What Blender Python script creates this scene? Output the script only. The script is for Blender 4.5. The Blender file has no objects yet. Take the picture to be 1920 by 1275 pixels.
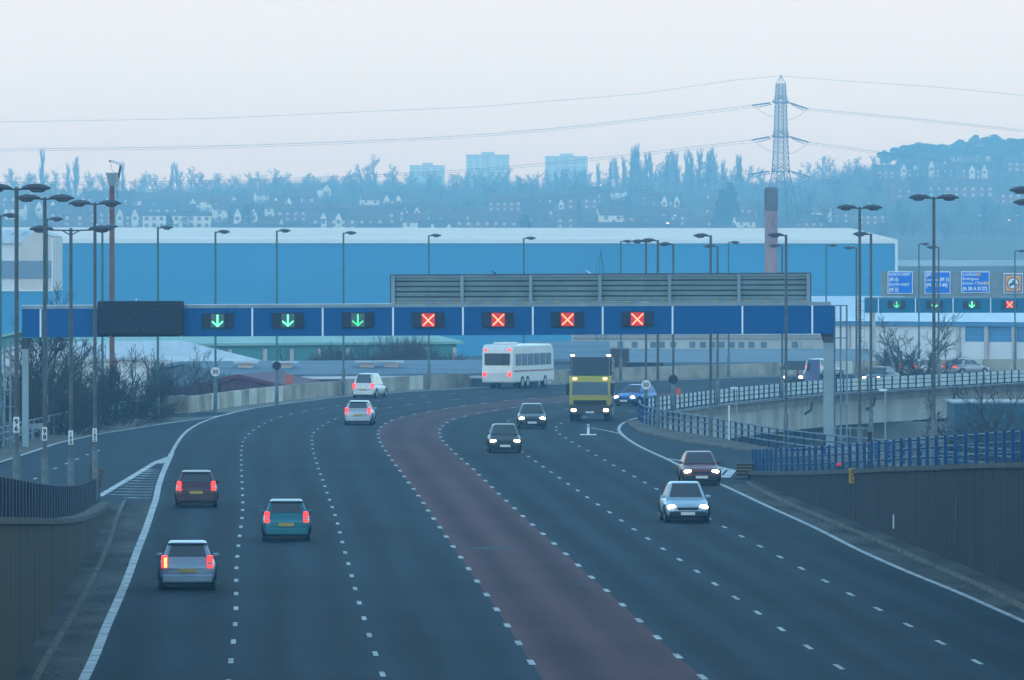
import bpy, bmesh, math, random
from mathutils import Vector, Matrix
from mathutils.geometry import tessellate_polygon
S = bpy.context.scene
# ---------------------------------------------------------------- camera, sky, sun, exposure
F, CX, HY, CH = 13760.0, 960.0, 490.0, 9.7
cam = bpy.data.objects.new("camera", bpy.data.cameras.new("camera"))
S.collection.objects.link(cam); S.camera = cam
cam.location = (0, 0, CH); cam.rotation_euler = (math.radians(90), 0, 0)
cam.data.sensor_width = 36; cam.data.lens = F / 1920 * 36
cam.data.shift_y = (HY - 637.5) / 1920
cam.data.clip_start = 1; cam.data.clip_end = 12000
SUN_EL, SUN_ROT = 9, 205
w = bpy.data.worlds.new("World"); S.world = w; w.use_nodes = True
nt = w.node_tree; nt.nodes.clear()
def N(t, typ, **kw):
    n = t.nodes.new(typ)
    for k, v in kw.items(): setattr(n, k, v)
    return n
out = N(nt, 'ShaderNodeOutputWorld'); bg = N(nt, 'ShaderNodeBackground'); nt.links.new(bg.outputs[0], out.inputs[0])
sky = N(nt, 'ShaderNodeTexSky', sky_type='NISHITA', sun_disc=False)
sky.sun_elevation = math.radians(SUN_EL); sky.sun_rotation = math.radians(SUN_ROT); sky.dust_density = 3; sky.ozone_density = 4
tc = N(nt, 'ShaderNodeTexCoord'); sp = N(nt, 'ShaderNodeSeparateXYZ'); nt.links.new(tc.outputs['Generated'], sp.inputs[0])
rmp = N(nt, 'ShaderNodeValToRGB'); nt.links.new(sp.outputs['Z'], rmp.inputs[0])
cr = rmp.color_ramp; cr.interpolation = 'EASE'
stops = [(0.0, (0.95, 1.09, 0.98)), (0.018, (0.95, 1.09, 0.98)), (0.036, (0.99, 1.05, 1.00)), (0.09, (1.45, 2.55, 2.9)), (0.3, (0.66, 1.36, 2.1)), (1.0, (0.40, 0.68, 0.98))]
while len(cr.elements) < len(stops): cr.elements.new(0.5)
for e, (p, c) in zip(cr.elements, stops): e.position = p; e.color = (*c, 1)
sc = N(nt, 'ShaderNodeVectorMath', operation='SCALE'); sc.inputs['Scale'].default_value = 0.08; nt.links.new(sky.outputs[0], sc.inputs[0])
fm = N(nt, 'ShaderNodeMapRange'); fm.inputs[1].default_value = 0.1; fm.inputs[2].default_value = 0.9; fm.inputs[3].default_value = 0.0; fm.inputs[4].default_value = 0.08
nt.links.new(sp.outputs['Z'], fm.inputs[0])
mx = N(nt, 'ShaderNodeMix', data_type='RGBA'); nt.links.new(fm.outputs[0], mx.inputs[0]); nt.links.new(rmp.outputs[0], mx.inputs[6]); nt.links.new(sc.outputs[0], mx.inputs[7])
nt.links.new(mx.outputs[2], bg.inputs[0]); bg.inputs[1].default_value = 1.0
sun = bpy.data.objects.new("sun", bpy.data.lights.new("sun", 'SUN')); S.collection.objects.link(sun)
sun.data.energy = 0.4; sun.data.angle = math.radians(14); sun.data.color = (1.0, 0.90, 0.80)
az = math.radians(SUN_ROT)                      # low glow behind the camera, a little to the left
sd = Vector((math.sin(az) * math.cos(math.radians(SUN_EL)), math.cos(az) * math.cos(math.radians(SUN_EL)), math.sin(math.radians(SUN_EL))))
sun.rotation_euler = sd.to_track_quat('Z', 'Y').to_euler()
S.view_settings.view_transform = 'Standard'; S.view_settings.look = 'None'; S.view_settings.exposure = 0.0; S.view_settings.gamma = 1
S.cycles.max_bounces = 5; S.cycles.diffuse_bounces = 2; S.cycles.glossy_bounces = 2; S.cycles.transparent_max_bounces = 8; S.cycles.volume_bounces = 0
# ---------------------------------------------------------------- helpers
col = S.collection
R = random.Random(7)
def G(x, y, z=0.0):
    D = F * (CH - z) / (y - HY); return Vector(((x - CX) / F * D, D, z))
def Q(x, y, D): return Vector(((x - CX) / F * D, D, CH - (y - HY) / F * D))
MATS = {}
def mat(name, c, rough=0.7, var=0.15, scale=1.5, metal=0.0, spec=0.15, emit=None, es=0.0, stretch=None, c2=None, coord='Object', detail=4):
    if name in MATS: return MATS[name]
    m = bpy.data.materials.new(name); m.use_nodes = True; t = m.node_tree; b = t.nodes['Principled BSDF']
    b.inputs['Roughness'].default_value = rough; b.inputs['Metallic'].default_value = metal; b.inputs['Specular IOR Level'].default_value = spec
    if emit:
        b.inputs['Emission Color'].default_value = (*emit, 1); b.inputs['Emission Strength'].default_value = es
    co = N(t, 'ShaderNodeTexCoord'); mp = N(t, 'ShaderNodeMapping'); t.links.new(co.outputs[coord], mp.inputs[0])
    if stretch: mp.inputs['Scale'].default_value = stretch
    no = N(t, 'ShaderNodeTexNoise'); no.inputs['Scale'].default_value = scale; no.inputs['Detail'].default_value = detail
    t.links.new(mp.outputs[0], no.inputs['Vector'])
    r = N(t, 'ShaderNodeValToRGB'); t.links.new(no.outputs['Fac'], r.inputs[0])
    a = tuple(v * (1 - var) for v in c); d = c2 if c2 else tuple(min(1, v * (1 + var)) for v in c)
    r.color_ramp.elements[0].position = 0.35; r.color_ramp.elements[0].color = (*a, 1)
    r.color_ramp.elements[1].position = 0.65; r.color_ramp.elements[1].color = (*d, 1)
    t.links.new(r.outputs[0], b.inputs['Base Color'])
    MATS[name] = m; return m
class MB:
    def __init__(s): s.v = []; s.f = []; s.uv = None
    def add(s, vs, fs):
        o = len(s.v); s.v += [tuple(v) for v in vs]; s.f += [tuple(i + o for i in f) for f in fs]; return s
    def box(s, x0, x1, y0, y1, z0, z1):
        return s.add([(x0,y0,z0),(x1,y0,z0),(x1,y1,z0),(x0,y1,z0),(x0,y0,z1),(x1,y0,z1),(x1,y1,z1),(x0,y1,z1)],
                     [(0,3,2,1),(4,5,6,7),(0,1,5,4),(1,2,6,5),(2,3,7,6),(3,0,4,7)])
    def tube(s, a, b, r0, r1=None, n=6, cap=True):
        a = Vector(a); b = Vector(b); r1 = r0 if r1 is None else r1
        d = (b - a)
        if d.length < 1e-6: return s
        d.normalize(); u = d.orthogonal().normalized(); w_ = d.cross(u)
        vs = []
        for p, r in ((a, r0), (b, r1)):
            for i in range(n):
                t = 2 * math.pi * (i + .5) / n; vs.append(p + u * (math.cos(t) * r) + w_ * (math.sin(t) * r))
        fs = [(i, (i + 1) % n, n + (i + 1) % n, n + i) for i in range(n)]
        if cap: fs += [tuple(range(n - 1, -1, -1)), tuple(range(n, 2 * n))]
        return s.add(vs, fs)
    def path(s, pts, r, n=6):
        for a, b in zip(pts, pts[1:]): s.tube(a, b, r, n=n)
        return s
    def beam(s, a, b, w_, h):      # rectangular bar, h is vertical
        a = Vector(a); b = Vector(b); d = (b - a).normalized(); sd_ = d.cross(Vector((0, 0, 1)))
        sd_ = Vector((1, 0, 0)) if sd_.length < 1e-3 else sd_.normalized(); up = sd_.cross(d).normalized()
        vs = []
        for p in (a, b):
            for i, j in ((-1,-1),(1,-1),(1,1),(-1,1)): vs.append(p + sd_ * (i * w_ / 2) + up * (j * h / 2))
        return s.add(vs, [(0,1,5,4),(1,2,6,5),(2,3,7,6),(3,0,4,7),(3,2,1,0),(4,5,6,7)])
    def ring(s, rings, cap=True):
        n = len(rings[0]); vs = [p for r in rings for p in r]; fs = []
        for k in range(len(rings) - 1):
            for i in range(n): fs.append((k*n+i, k*n+(i+1)%n, (k+1)*n+(i+1)%n, (k+1)*n+i))
        if cap: fs += [tuple(range(n-1, -1, -1)), tuple(range((len(rings)-1)*n, len(rings)*n))]
        return s.add(vs, fs)
    def ball(s, c, rx, ry, rz, n=10, m=6):
        rings = []
        for j in range(1, m):
            t = math.pi * j / m - math.pi / 2
            rings.append([(c[0]+rx*math.cos(t)*math.cos(2*math.pi*i/n), c[1]+ry*math.cos(t)*math.sin(2*math.pi*i/n), c[2]+rz*math.sin(t)) for i in range(n)])
        return s.ring(rings)
    def build(s, name, m, parent=None, smooth=False, bevel=0, sub=0):
        me = bpy.data.meshes.new(name); me.from_pydata([tuple(v) for v in s.v], [], s.f); me.update()
        bm = bmesh.new(); bm.from_mesh(me); bmesh.ops.recalc_face_normals(bm, faces=bm.faces); bm.to_mesh(me); bm.free()
        if s.uv:
            ul = me.uv_layers.new(name='UVMap')
            for lp in me.loops: ul.data[lp.index].uv = s.uv[lp.vertex_index]
        for mm in (m if isinstance(m, (list, tuple)) else [m]): me.materials.append(mm)
        if smooth:
            for p in me.polygons: p.use_smooth = True
        o = bpy.data.objects.new(name, me); col.objects.link(o)
        if parent: o.parent = parent
        if bevel:
            b = o.modifiers.new('bevel', 'BEVEL'); b.width = bevel; b.segments = 2; b.limit_method = 'ANGLE'
        if sub:
            b = o.modifiers.new('sub', 'SUBSURF'); b.levels = sub; b.render_levels = sub
        return o
def tag(o, label=None, cat=None, group=None, kind=None):
    if label: o['label'] = label
    if cat: o['category'] = cat
    if group: o['group'] = group
    if kind: o['kind'] = kind
    return o
def thing(name, label, cat, loc=(0,0,0), rz=0.0, group=None, scale=1.0):
    o = bpy.data.objects.new(name, None); o.empty_display_size = 0.3; col.objects.link(o)
    o.location = loc; o.rotation_euler = (0, 0, rz); o.scale = (scale,)*3
    return tag(o, label, cat, group)
KIDS = {}
def dup(root, label, loc, rz=0.0, scale=None, group=None):
    r = root.copy(); col.objects.link(r); r.location = loc; r.rotation_euler = (0, 0, rz)
    if scale is not None: r.scale = scale if isinstance(scale, tuple) else (scale,)*3
    r['label'] = label
    if group: r['group'] = group
    def rec(a, b):
        for ch in a.children:
            c = ch.copy(); col.objects.link(c); c.parent = b; rec(ch, c)
    rec(root, r); return r
class Proto:
    """first use moves the built thing itself, later uses copy it"""
    def __init__(s, root): s.r = root; s.used = False
    def put(s, label, loc, rz=0.0, scale=None, group=None):
        if not s.used:
            s.used = True; o = s.r; o.location = loc; o.rotation_euler = (0, 0, rz); o['label'] = label
            if scale is not None: o.scale = scale if isinstance(scale, tuple) else (scale,)*3
            if group: o['group'] = group
            return o
        return dup(s.r, label, loc, rz, scale, group)
ORD = ['leftmost','second from the left','third from the left','fourth from the left','fifth from the left','sixth from the left','seventh from the left','eighth from the left','ninth from the left','tenth from the left','eleventh from the left','twelfth from the left','thirteenth from the left','fourteenth from the left','fifteenth from the left','sixteenth from the left','seventeenth from the left','eighteenth from the left']
def text(s, size, m, parent, loc, name='lettering', align='LEFT', bold=0.0, sx=1.0, rz=0.0, thick=0.004):
    cu = bpy.data.curves.new(name, 'FONT'); cu.body = s; cu.size = size; cu.align_x = align; cu.offset = bold; cu.extrude = thick; cu.resolution_u = 2
    tmp = bpy.data.objects.new(name, cu); col.objects.link(tmp)
    bpy.context.view_layer.update()
    me = bpy.data.meshes.new_from_object(tmp.evaluated_get(bpy.context.evaluated_depsgraph_get()))
    bpy.data.objects.remove(tmp); bpy.data.curves.remove(cu)
    me.transform(Matrix.Translation(Vector(loc)) @ Matrix.Rotation(rz, 4, 'Z') @ Matrix.Rotation(math.radians(90), 4, 'X') @ Matrix.Diagonal((sx, 1, 1, 1)))
    me.materials.clear(); me.materials.append(m); me.name = name
    o = bpy.data.objects.new(name, me); col.objects.link(o); o.parent = parent; return o
def resample(pts, step=1.5, smooth=0):
    pts = [Vector((p[0], p[1])) for p in pts]; o = [pts[0]]; acc = 0
    for a, b in zip(pts, pts[1:]):
        L = (b - a).length; d = step - acc
        while d <= L: o.append(a.lerp(b, d / L)); d += step
        acc = L - (d - step)
    for _ in range(smooth):
        o = [o[0]] + [(o[i-1] + o[i]*2 + o[i+1]) / 4 for i in range(1, len(o)-1)] + [o[-1]]
    return o
def gpath(px, smooth=14, step=1.5):
    return resample([G(x, y).xy for x, y in px], step, smooth)
def ribbon(mb, pts, w_, z, taper=None):
    n = len(pts); vs = []
    for i, p in enumerate(pts):
        d = (pts[min(i+1, n-1)] - pts[max(i-1, 0)]).normalized(); q = Vector((-d.y, d.x)) * (w_ / 2)
        vs += [(p.x+q.x, p.y+q.y, z), (p.x-q.x, p.y-q.y, z)]
    return mb.add(vs, [(2*i, 2*i+1, 2*i+3, 2*i+2) for i in range(n-1)])
def dashes(mb, pts, w_, z, mark, gap, phase=0.0):
    L = [0]
    for a, b in zip(pts, pts[1:]): L.append(L[-1] + (b - a).length)
    def at(s):
        for i in range(len(L)-1):
            if L[i+1] >= s: return pts[i].lerp(pts[i+1], (s-L[i])/(L[i+1]-L[i]))
        return pts[-1]
    s = phase
    while s + mark < L[-1]:
        ribbon(mb, [at(s), at(s+mark/2), at(s+mark)], w_, z); s += mark + gap
def polysheet(pts, z, name, m, skirt=None, mside=None):
    vs = [Vector((p[0], p[1], z)) for p in pts]; tr = tessellate_polygon([vs]); mb = MB(); mb.add(vs, tr)
    o = mb.build(name, m)
    up = sum(p.normal.z for p in o.data.polygons)
    if up < 0: o.data.flip_normals()
    return o
def wallstrip(mb, pts, z0s, z1s, th):
    """upright wall along pts (2D); z0s/z1s lists or numbers"""
    n = len(pts); rings = []
    for i, p in enumerate(pts):
        d = (pts[min(i+1, n-1)] - pts[max(i-1, 0)]).normalized(); q = Vector((-d.y, d.x)) * (th / 2)
        a = z0s[i] if isinstance(z0s, (list, tuple)) else z0s; b = z1s[i] if isinstance(z1s, (list, tuple)) else z1s
        rings.append([(p.x+q.x, p.y+q.y, a), (p.x-q.x, p.y-q.y, a), (p.x-q.x, p.y-q.y, b), (p.x+q.x, p.y+q.y, b)])
    return mb.ring(rings)
# ---------------------------------------------------------------- materials
white_paint = mat('road_paint', (0.30, 0.33, 0.34), 0.8, 0.2, 1.2, c2=(0.50, 0.53, 0.53), detail=12)
m_metal = mat('galvanised_steel', (0.17, 0.18, 0.19), 0.5, 0.2, 3, metal=0.3)
m_pole = mat('pole_steel', (0.075, 0.09, 0.10), 0.45, 0.25, 2, metal=0.2)
m_polebase = mat('pole_base_steel', (0.11, 0.135, 0.15), 0.5, 0.25, 3, metal=0.2)
m_farpole = mat('green_pole_steel', (0.05, 0.13, 0.13), 0.5, 0.2, 2)
m_lamp = mat('lamp_housing', (0.07, 0.08, 0.10), 0.4, 0.1, 3)
m_lampglass = mat('lamp_bowl', (0.10, 0.11, 0.13), 0.15, 0.05, 3)
m_cellcap = mat('photocell_white', (0.7, 0.72, 0.75), 0.4, 0.05, 3)
m_plate = mat('plate_white', (0.62, 0.64, 0.64), 0.5, 0.05, 3)
m_black = mat('black_lettering', (0.01, 0.01, 0.012), 0.6, 0.05, 3)
m_dark = mat('dark_housing', (0.014, 0.018, 0.035), 0.45, 0.2, 8)
m_blue = mat('gantry_blue', (0.000, 0.074, 0.225), 0.7, 0.05, 0.5)
m_grey = mat('gantry_grey', (0.22, 0.27, 0.30), 0.5, 0.12, 1.0)
m_div = mat('divider_white', (0.75, 0.78, 0.82), 0.4, 0.03, 2)
m_concrete = mat('parapet_concrete', (0.27, 0.23, 0.18), 0.9, 0.3, 0.35, c2=(0.42, 0.37, 0.30), detail=8)
m_concrete2 = mat('deck_concrete', (0.24, 0.22, 0.21), 0.9, 0.25, 0.4, stretch=(1, 1, 0.2), detail=8)
m_dirt = mat('roadside_dirt', (0.085, 0.075, 0.065), 0.95, 0.45, 0.5, detail=10)
m_shoulder = mat('worn_shoulder', (0.022, 0.026, 0.032), 0.9, 0.5, 0.5, stretch=(1, 0.3, 1), c2=(0.070,0.068,0.068), detail=12)
m_wallL = mat('stained_retaining_wall', (0.014, 0.016, 0.014), 0.9, 0.35, 2.2, stretch=(1, 1, 0.06), c2=(0.060, 0.048, 0.032), detail=8)
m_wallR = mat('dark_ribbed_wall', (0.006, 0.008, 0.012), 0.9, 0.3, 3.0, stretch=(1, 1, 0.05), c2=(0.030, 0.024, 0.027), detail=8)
m_rail = mat('guard_rail_paint', (0.17, 0.22, 0.27), 0.5, 0.25, 2)
m_bluepost = mat('blue_parapet_paint', (0.003, 0.045, 0.13), 0.5, 0.15, 2)
m_palisade = mat('palisade_navy', (0.004, 0.012, 0.028), 0.6, 0.3, 2)
m_ground = mat('valley_ground', (0.05, 0.06, 0.035), 0.95, 0.4, 0.02, c2=(0.075, 0.07, 0.05), detail=10)
m_tyre = mat('tyre_rubber', (0.012, 0.012, 0.013), 0.8, 0.1, 5)
m_glass = mat('car_glass', (0.015, 0.02, 0.025), 0.08, 0.05, 2, spec=0.8)
m_rim = mat('rim_alloy', (0.35, 0.36, 0.38), 0.35, 0.05, 3, metal=0.6)
m_trim = mat('black_trim', (0.02, 0.02, 0.022), 0.6, 0.05, 3)
m_head = mat('headlamp_lit', (0.9, 0.85, 0.7), 0.2, 0.02, 3, emit=(1.0, 0.80, 0.50), es=22)
m_marker = mat('marker_lamp_lit', (0.9, 0.8, 0.6), 0.2, 0.02, 3, emit=(1.0, 0.66, 0.34), es=9)
m_tail = mat('tail_lamp_lit', (0.5, 0.02, 0.02), 0.3, 0.02, 3, emit=(1.0, 0.035, 0.03), es=2.6)
m_brake = mat('indicator_lamp_lit', (0.8, 0.3, 0.05), 0.3, 0.02, 3, emit=(1.0, 0.25, 0.04), es=8)
m_yplate = mat('yellow_plate', (0.40, 0.26, 0.05), 0.5, 0.05, 3)
m_wplate = mat('white_plate', (0.6, 0.6, 0.58), 0.5, 0.05, 3)
m_green = mat('led_green', (0.1, 0.8, 0.3), 0.4, 0.02, 3, emit=(0.10, 1.0, 0.32), es=3.2)
m_greendim = mat('led_green_dim', (0.1, 0.8, 0.3), 0.4, 0.02, 3, emit=(0.06, 1.0, 0.34), es=1.0)
m_red = mat('led_red', (0.9, 0.2, 0.1), 0.4, 0.02, 3, emit=(1.0, 0.28, 0.12), es=3.2)
m_redback = mat('led_red_panel', (0.35, 0.02, 0.02), 0.5, 0.3, 8, emit=(1.0, 0.03, 0.03), es=0.42)
m_greenback = mat('led_panel_off', (0.10, 0.13, 0.13), 0.5, 0.2, 8)
# ---------------------------------------------------------------- terrain
def lerp_tab(tab, x):
    if x <= tab[0][0]: return tab[0][1]
    for (a, va), (b, vb) in zip(tab, tab[1:]):
        if x <= b: return va + (vb - va) * (x - a) / (b - a)
    return tab[-1][1]
def sst(a, b, x):
    t = max(0, min(1, (x - a) / (b - a))); return t * t * (3 - 2 * t)
K = 1.85      # everything on the far hillside stands this much farther than the tables below say
TAB = [(0,-7),(1900,-7),(2250,-5),(2590,12),(2960,23),(3420,36),(3980,47),(4440,50),(4900,45),(5700,20),(6100,12)]
def terr(x, D):
    px = CX + F * x / max(D, 100)
    z = lerp_tab(TAB, D) + 14 * sst(1450, 1760, px) * sst(2800, 4000, D) - 5 * (1 - sst(200, 500, px)) * sst(3200, 4300, D)
    if D > 2300: z += 1.2 * math.sin(x * 0.021 + D * 0.004) + 0.8 * math.sin(x * 0.05)
    return z
mb = MB(); nx, ny = 70, 130
for j in range(ny + 1):
    D = -60 + 6160 * j / ny
    for i in range(nx + 1):
        x = -900 + 1800 * i / nx; mb.v.append((x, D, terr(x, D)))
for j in range(ny):
    for i in range(nx):
        a = j * (nx + 1) + i; mb.f.append((a, a + 1, a + nx + 2, a + nx + 1))
tag(mb.build('ground', m_ground, smooth=True), kind='structure')
# ---------------------------------------------------------------- traced road lines (ground plane)
L_px = [(157,1275),(177,1234),(197,1181),(221,1128),(241,1080),(258.6,1030),(273.7,992.7),(286,955),(293,935),(297,912),(305,888),(319,857),(324,845),(331,832.5),(340,819),(351.5,807.4),(371.6,794.8),(396.7,784.8),(426.8,776),(480,764.7),(560,754),(640,744.5),(760,735),(880,729),(960,724.5),(1180,716),(1300,711.5),(1440,707),(1560,703.5),(1720,700.5),(1920,698),(2300,696)]
R_px = [(1920,1166),(1861.8,1140),(1791.5,1108.7),(1703.6,1073.6),(1615.7,1034.7),(1527.9,989.5),(1440,950),(1361.7,913),(1289,881),(1248.7,860),(1211,843.5),(1186,830),(1166,815.5),(1159,806),(1163.4,796),(1178.4,788.5),(1196,783),(1236,777),(1340,763),(1440,752),(1560,741),(1680,734),(1800,727),(1920,720.5),(2300,706)]
A_px = [(430.5,1260),(435.9,1218),(440,1188.5),(441.9,1158.9),(443,1132),(443,1109),(443,1066),(445,1043),(447.5,1018.8),(450.5,998),(453,980),(455,961),(455.5,944.5),(455,928.7),(453.7,903.6),(452.5,881.5),(452,862),(452.5,845),(455,829.5),(460,820),(466,814),(473,809),(482.5,802.4),(493.3,795.6),(508.4,788),(526.4,781.8),(547,776),(574,770.5),(604.8,765.5),(638,760),(690,753.5),(752,746.8),(797,742.4),(845,738.6),(960,731),(1100,724.5)]
B_px = [(716,1262),(710,1244),(697,1208),(689,1180),(680,1152),(671.8,1125.5),(665.3,1103),(659.5,1080.6),(654,1059.8),(647.7,1039),(641,1015),(636.4,995.7),(632.4,979),(626.6,961.9),(621,946.3),(615.3,931.2),(611,918.4),(607.3,906.9),(602.8,894.8),(599.3,884.8),(595.7,874.7),(593,866),(590,857),(587,847.6),(585.5,836),(584.5,825.5),(585,816),(588.7,810),(597,804),(605.5,798),(615.6,791.6),(628.4,785.5),(660,776),(700,769),(731,764),(764,759.4),(800,754.7),(840,751),(960,742),(1100,733.5)]
C_px = [(1015,1270),(992,1238),(972,1205),(932,1145),(915.6,1120),(898.5,1097),(884,1075),(869.4,1054.5),(856,1034),(840.5,1012.8),(828.5,994.5),(817,978.4),(805.6,962.9),(796.8,948.5),(787.6,934.5),(778.8,921.4),(769.5,909.6),(760.4,898.6),(754,887.8),(745.9,878),(738.8,869),(732.3,860),(726.5,851),(721.3,843),(715.8,835),(711.5,827),(708.5,818),(708.5,810),(713,802),(721,795),(732.3,788.8),(748.6,783.5),(771,778),(791.8,774),(819,769),(850.3,764),(884.7,759),(923,754.4),(957,751),(1009,746),(1100,740.5)]
D_px = [(1320,1273),(1275,1236),(1240,1203),(1168.4,1136),(1149.5,1118.8),(1120.7,1093),(1095.8,1072),(1077,1053.7),(1056,1035),(1032,1013.6),(1012,996),(992.6,979.7),(976.3,964.4),(946.7,937),(933,924),(921,912.6),(909.3,900.8),(897.5,890.5),(889,880.8),(876.7,871),(868,862.7),(857,853.8),(848,845.5),(840.5,838),(833.3,830.5),(828,823.7),(824.7,816.7),(823.5,810),(825.7,803.6),(831,798),(838.5,792),(849,786.8),(863,782.8),(883.7,777.8),(910.8,773),(940.7,768),(972.6,763.4),(1009,759),(1049,754.4),(1120,750)]
E_px = [(1610,1275),(1556,1241),(1509,1210),(1463,1180),(1422,1150),(1383,1124.3),(1346,1100),(1316,1078.4),(1286.4,1058),(1257.3,1039),(1224.4,1017.6),(1199.3,1000),(1175.4,984.4),(1154.6,968.9),(1132,954),(1112,941),(1094,928),(1077,916),(1060,905),(1045,893.6),(1031.6,884.3),(1016.5,874.5),(1004.7,865.7),(991.4,857),(966,838),(948,822),(940,812),(939,804),(943,797),(950,791),(961,786),(985,779.5),(1010,774.5),(1037,771),(1065,767),(1130,760)]
F_px = [(1890,1275),(1848,1250),(1786,1218),(1727,1186),(1673,1157),(1622.5,1130),(1577,1106),(1537,1084.9),(1497.7,1063.8),(1461.6,1044.7),(1419,1021.8),(1385.8,1004),(1357,988.5),(1257.5,931.7),(1235.7,920),(1215,908.9),(1195.3,897.3),(1177.4,887.5),(1159.3,878),(1143.3,869),(1127.7,859.7),(1111.9,850.9),(1097.6,843),(1083.8,836.3),(1072.5,829.5),(1062.4,822.7),(1053.4,817),(1044.6,810.6),(1041,805),(1043,800),(1051,794),(1065.5,789),(1090,783),(1125,778)]
def yat(px, x):
    for (a, ya), (b, yb) in zip(px, px[1:]):
        if a <= x <= b and a > 900: return ya + (yb - ya) * (x - a) / (b - a)
for k, P in enumerate((A_px, B_px, C_px, D_px, E_px, F_px), 1):
    for x in (1300, 1440, 1560, 1720, 1920, 2300):
        l, r = yat(L_px, x), yat(R_px, x); P.append((x, l + (r - l) * (k / 7.0) * (0.97)))
def near_ext(path, d=70):
    v = (path[0] - path[8]).normalized(); return resample([path[0] + v * d, path[0]], 1.5)[:-1] + path
PL, PA, PB, PC, PD, PE, PF, PR = [near_ext(gpath(p)) for p in (L_px, A_px, B_px, C_px, D_px, E_px, F_px, R_px)]
# asphalt shading: wheel tracks run along each lane through the UVs
def asphalt(name, c, tint):
    m = bpy.data.materials.new(name); m.use_nodes = True; t = m.node_tree; b = t.nodes['Principled BSDF']
    b.inputs['Roughness'].default_value = 0.85; b.inputs['Specular IOR Level'].default_value = 0.06
    uv = N(t, 'ShaderNodeUVMap'); s_ = N(t, 'ShaderNodeSeparateXYZ'); t.links.new(uv.outputs[0], s_.inputs[0])
    m1 = N(t, 'ShaderNodeMath', operation='MULTIPLY'); m1.inputs[1].default_value = 4 * math.pi; t.links.new(s_.outputs[0], m1.inputs[0])
    m2 = N(t, 'ShaderNodeMath', operation='COSINE'); t.links.new(m1.outputs[0], m2.inputs[0])
    co = N(t, 'ShaderNodeTexCoord')
    n1 = N(t, 'ShaderNodeTexNoise'); n1.inputs['Scale'].default_value = 0.09; n1.inputs['Detail'].default_value = 5; t.links.new(co.outputs['Object'], n1.inputs['Vector'])
    mp = N(t, 'ShaderNodeMapping'); mp.inputs['Scale'].default_value = (3.0, 0.02, 1); t.links.new(uv.outputs[0], mp.inputs[0])
    n2 = N(t, 'ShaderNodeTexNoise'); n2.inputs['Scale'].default_value = 1.0; n2.inputs['Detail'].default_value = 6; t.links.new(mp.outputs[0], n2.inputs['Vector'])
    n3 = N(t, 'ShaderNodeTexNoise'); n3.inputs['Scale'].default_value = 6.0; n3.inputs['Detail'].default_value = 6; t.links.new(co.outputs['Object'], n3.inputs['Vector'])
    a = N(t, 'ShaderNodeMath', operation='MULTIPLY_ADD'); a.inputs[1].default_value = 0.13; a.inputs[2].default_value = 0.0; t.links.new(m2.outputs[0], a.inputs[0])
    acc = a.outputs[0]
    for nn, k in ((n1, 0.5), (n2, 0.7), (n3, 0.5)):
        q = N(t, 'ShaderNodeMath', operation='MULTIPLY_ADD'); q.inputs[1].default_value = k; t.links.new(nn.outputs['Fac'], q.inputs[0]); t.links.new(acc, q.inputs[2]); acc = q.outputs[0]
    mr = N(t, 'ShaderNodeMapRange'); mr.inputs[1].default_value = 0.62; mr.inputs[2].default_value = 1.10; t.links.new(acc, mr.inputs[0])
    mixn = N(t, 'ShaderNodeMix', data_type='RGBA'); t.links.new(mr.outputs[0], mixn.inputs[0])
    mixn.inputs[6].default_value = (*c, 1); mixn.inputs[7].default_value = (*tint, 1); t.links.new(mixn.outputs[2], b.inputs['Base Color'])
    return m
m_asph = asphalt('asphalt', (0.002, 0.007, 0.013), (0.014, 0.031, 0.046))
m_redlane = asphalt('red_asphalt', (0.040, 0.016, 0.021), (0.105, 0.046, 0.053))
WB_px = [(30,1275),(55,1231),(95,1163),(130.5,1105.6),(155.7,1063),(175.7,1025),(190.8,992.7),(206,960)]   # left wall foot
WT_y = [970, 970.5, 972, 971, 967.5, 960, 949, 941]
RB_px = [(1920,1118.8),(1841.7,1078.6),(1769,1051),(1681,1015.8),(1604,983),(1515,948),(1440,916.7),(1402,895)]     # right wall foot
RT_y = [866.5, 868, 871.5, 875, 879, 883, 884, 883]
railL_px = [(-120,880),(0,838),(100,812),(181,793.6),(266,778.5),(347,771.5)]
wallF_px = [(349,775),(480,757),(560,749),(640,740.5),(760,731.5),(880,726),(960,721),(1180,712.8),(1300,708.5),(1440,704),(1560,700.5),(1720,697.5),(1920,695),(2300,693)]
parB_px = [(2300,703),(1920,718),(1800,725),(1680,731.5),(1560,738),(1440,749),(1340,760),(1236,774.5),(1212,779)]
railR_px = [(1197,787),(1203.5,796),(1243.7,806),(1286,814),(1336,822),(1386.8,832),(1440,842),(1500,851),(1560,859),(1700,874),(1900,890)]
def WZ(px, ty):
    pts, zs = [], []
    for (x, y), t in zip(px, ty):
        g = G(x, y); pts.append(g.xy); zs.append(CH - (t - HY) / F * g.y)
    d = (pts[0] - pts[1]); k = 70 / d.length
    zs.insert(0, zs[0] + (zs[0] - zs[2]) / (pts[0] - pts[2]).length * 70); pts.insert(0, pts[0] + d * k)
    return pts, zs
WLp, WLz = WZ(WB_px, WT_y); WRp, WRz = WZ(RB_px, RT_y)
poly = [tuple(p) for p in WLp] + [tuple(G(185, 946).xy), tuple(G(-250, 1010).xy), tuple(G(-250, 900).xy)]
poly += [tuple(G(x, y).xy) for x, y in railL_px] + [tuple(G(x, y).xy) for x, y in wallF_px]
poly += [tuple(G(x, y).xy) for x, y in parB_px] + [tuple(G(x, y).xy) for x, y in railR_px] + [tuple(G(1960, 935).xy)]
poly += [tuple(p) for p in reversed(WRp)]
base = polysheet(poly, 0.0, 'road', m_asph); tag(base, kind='structure')
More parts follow.
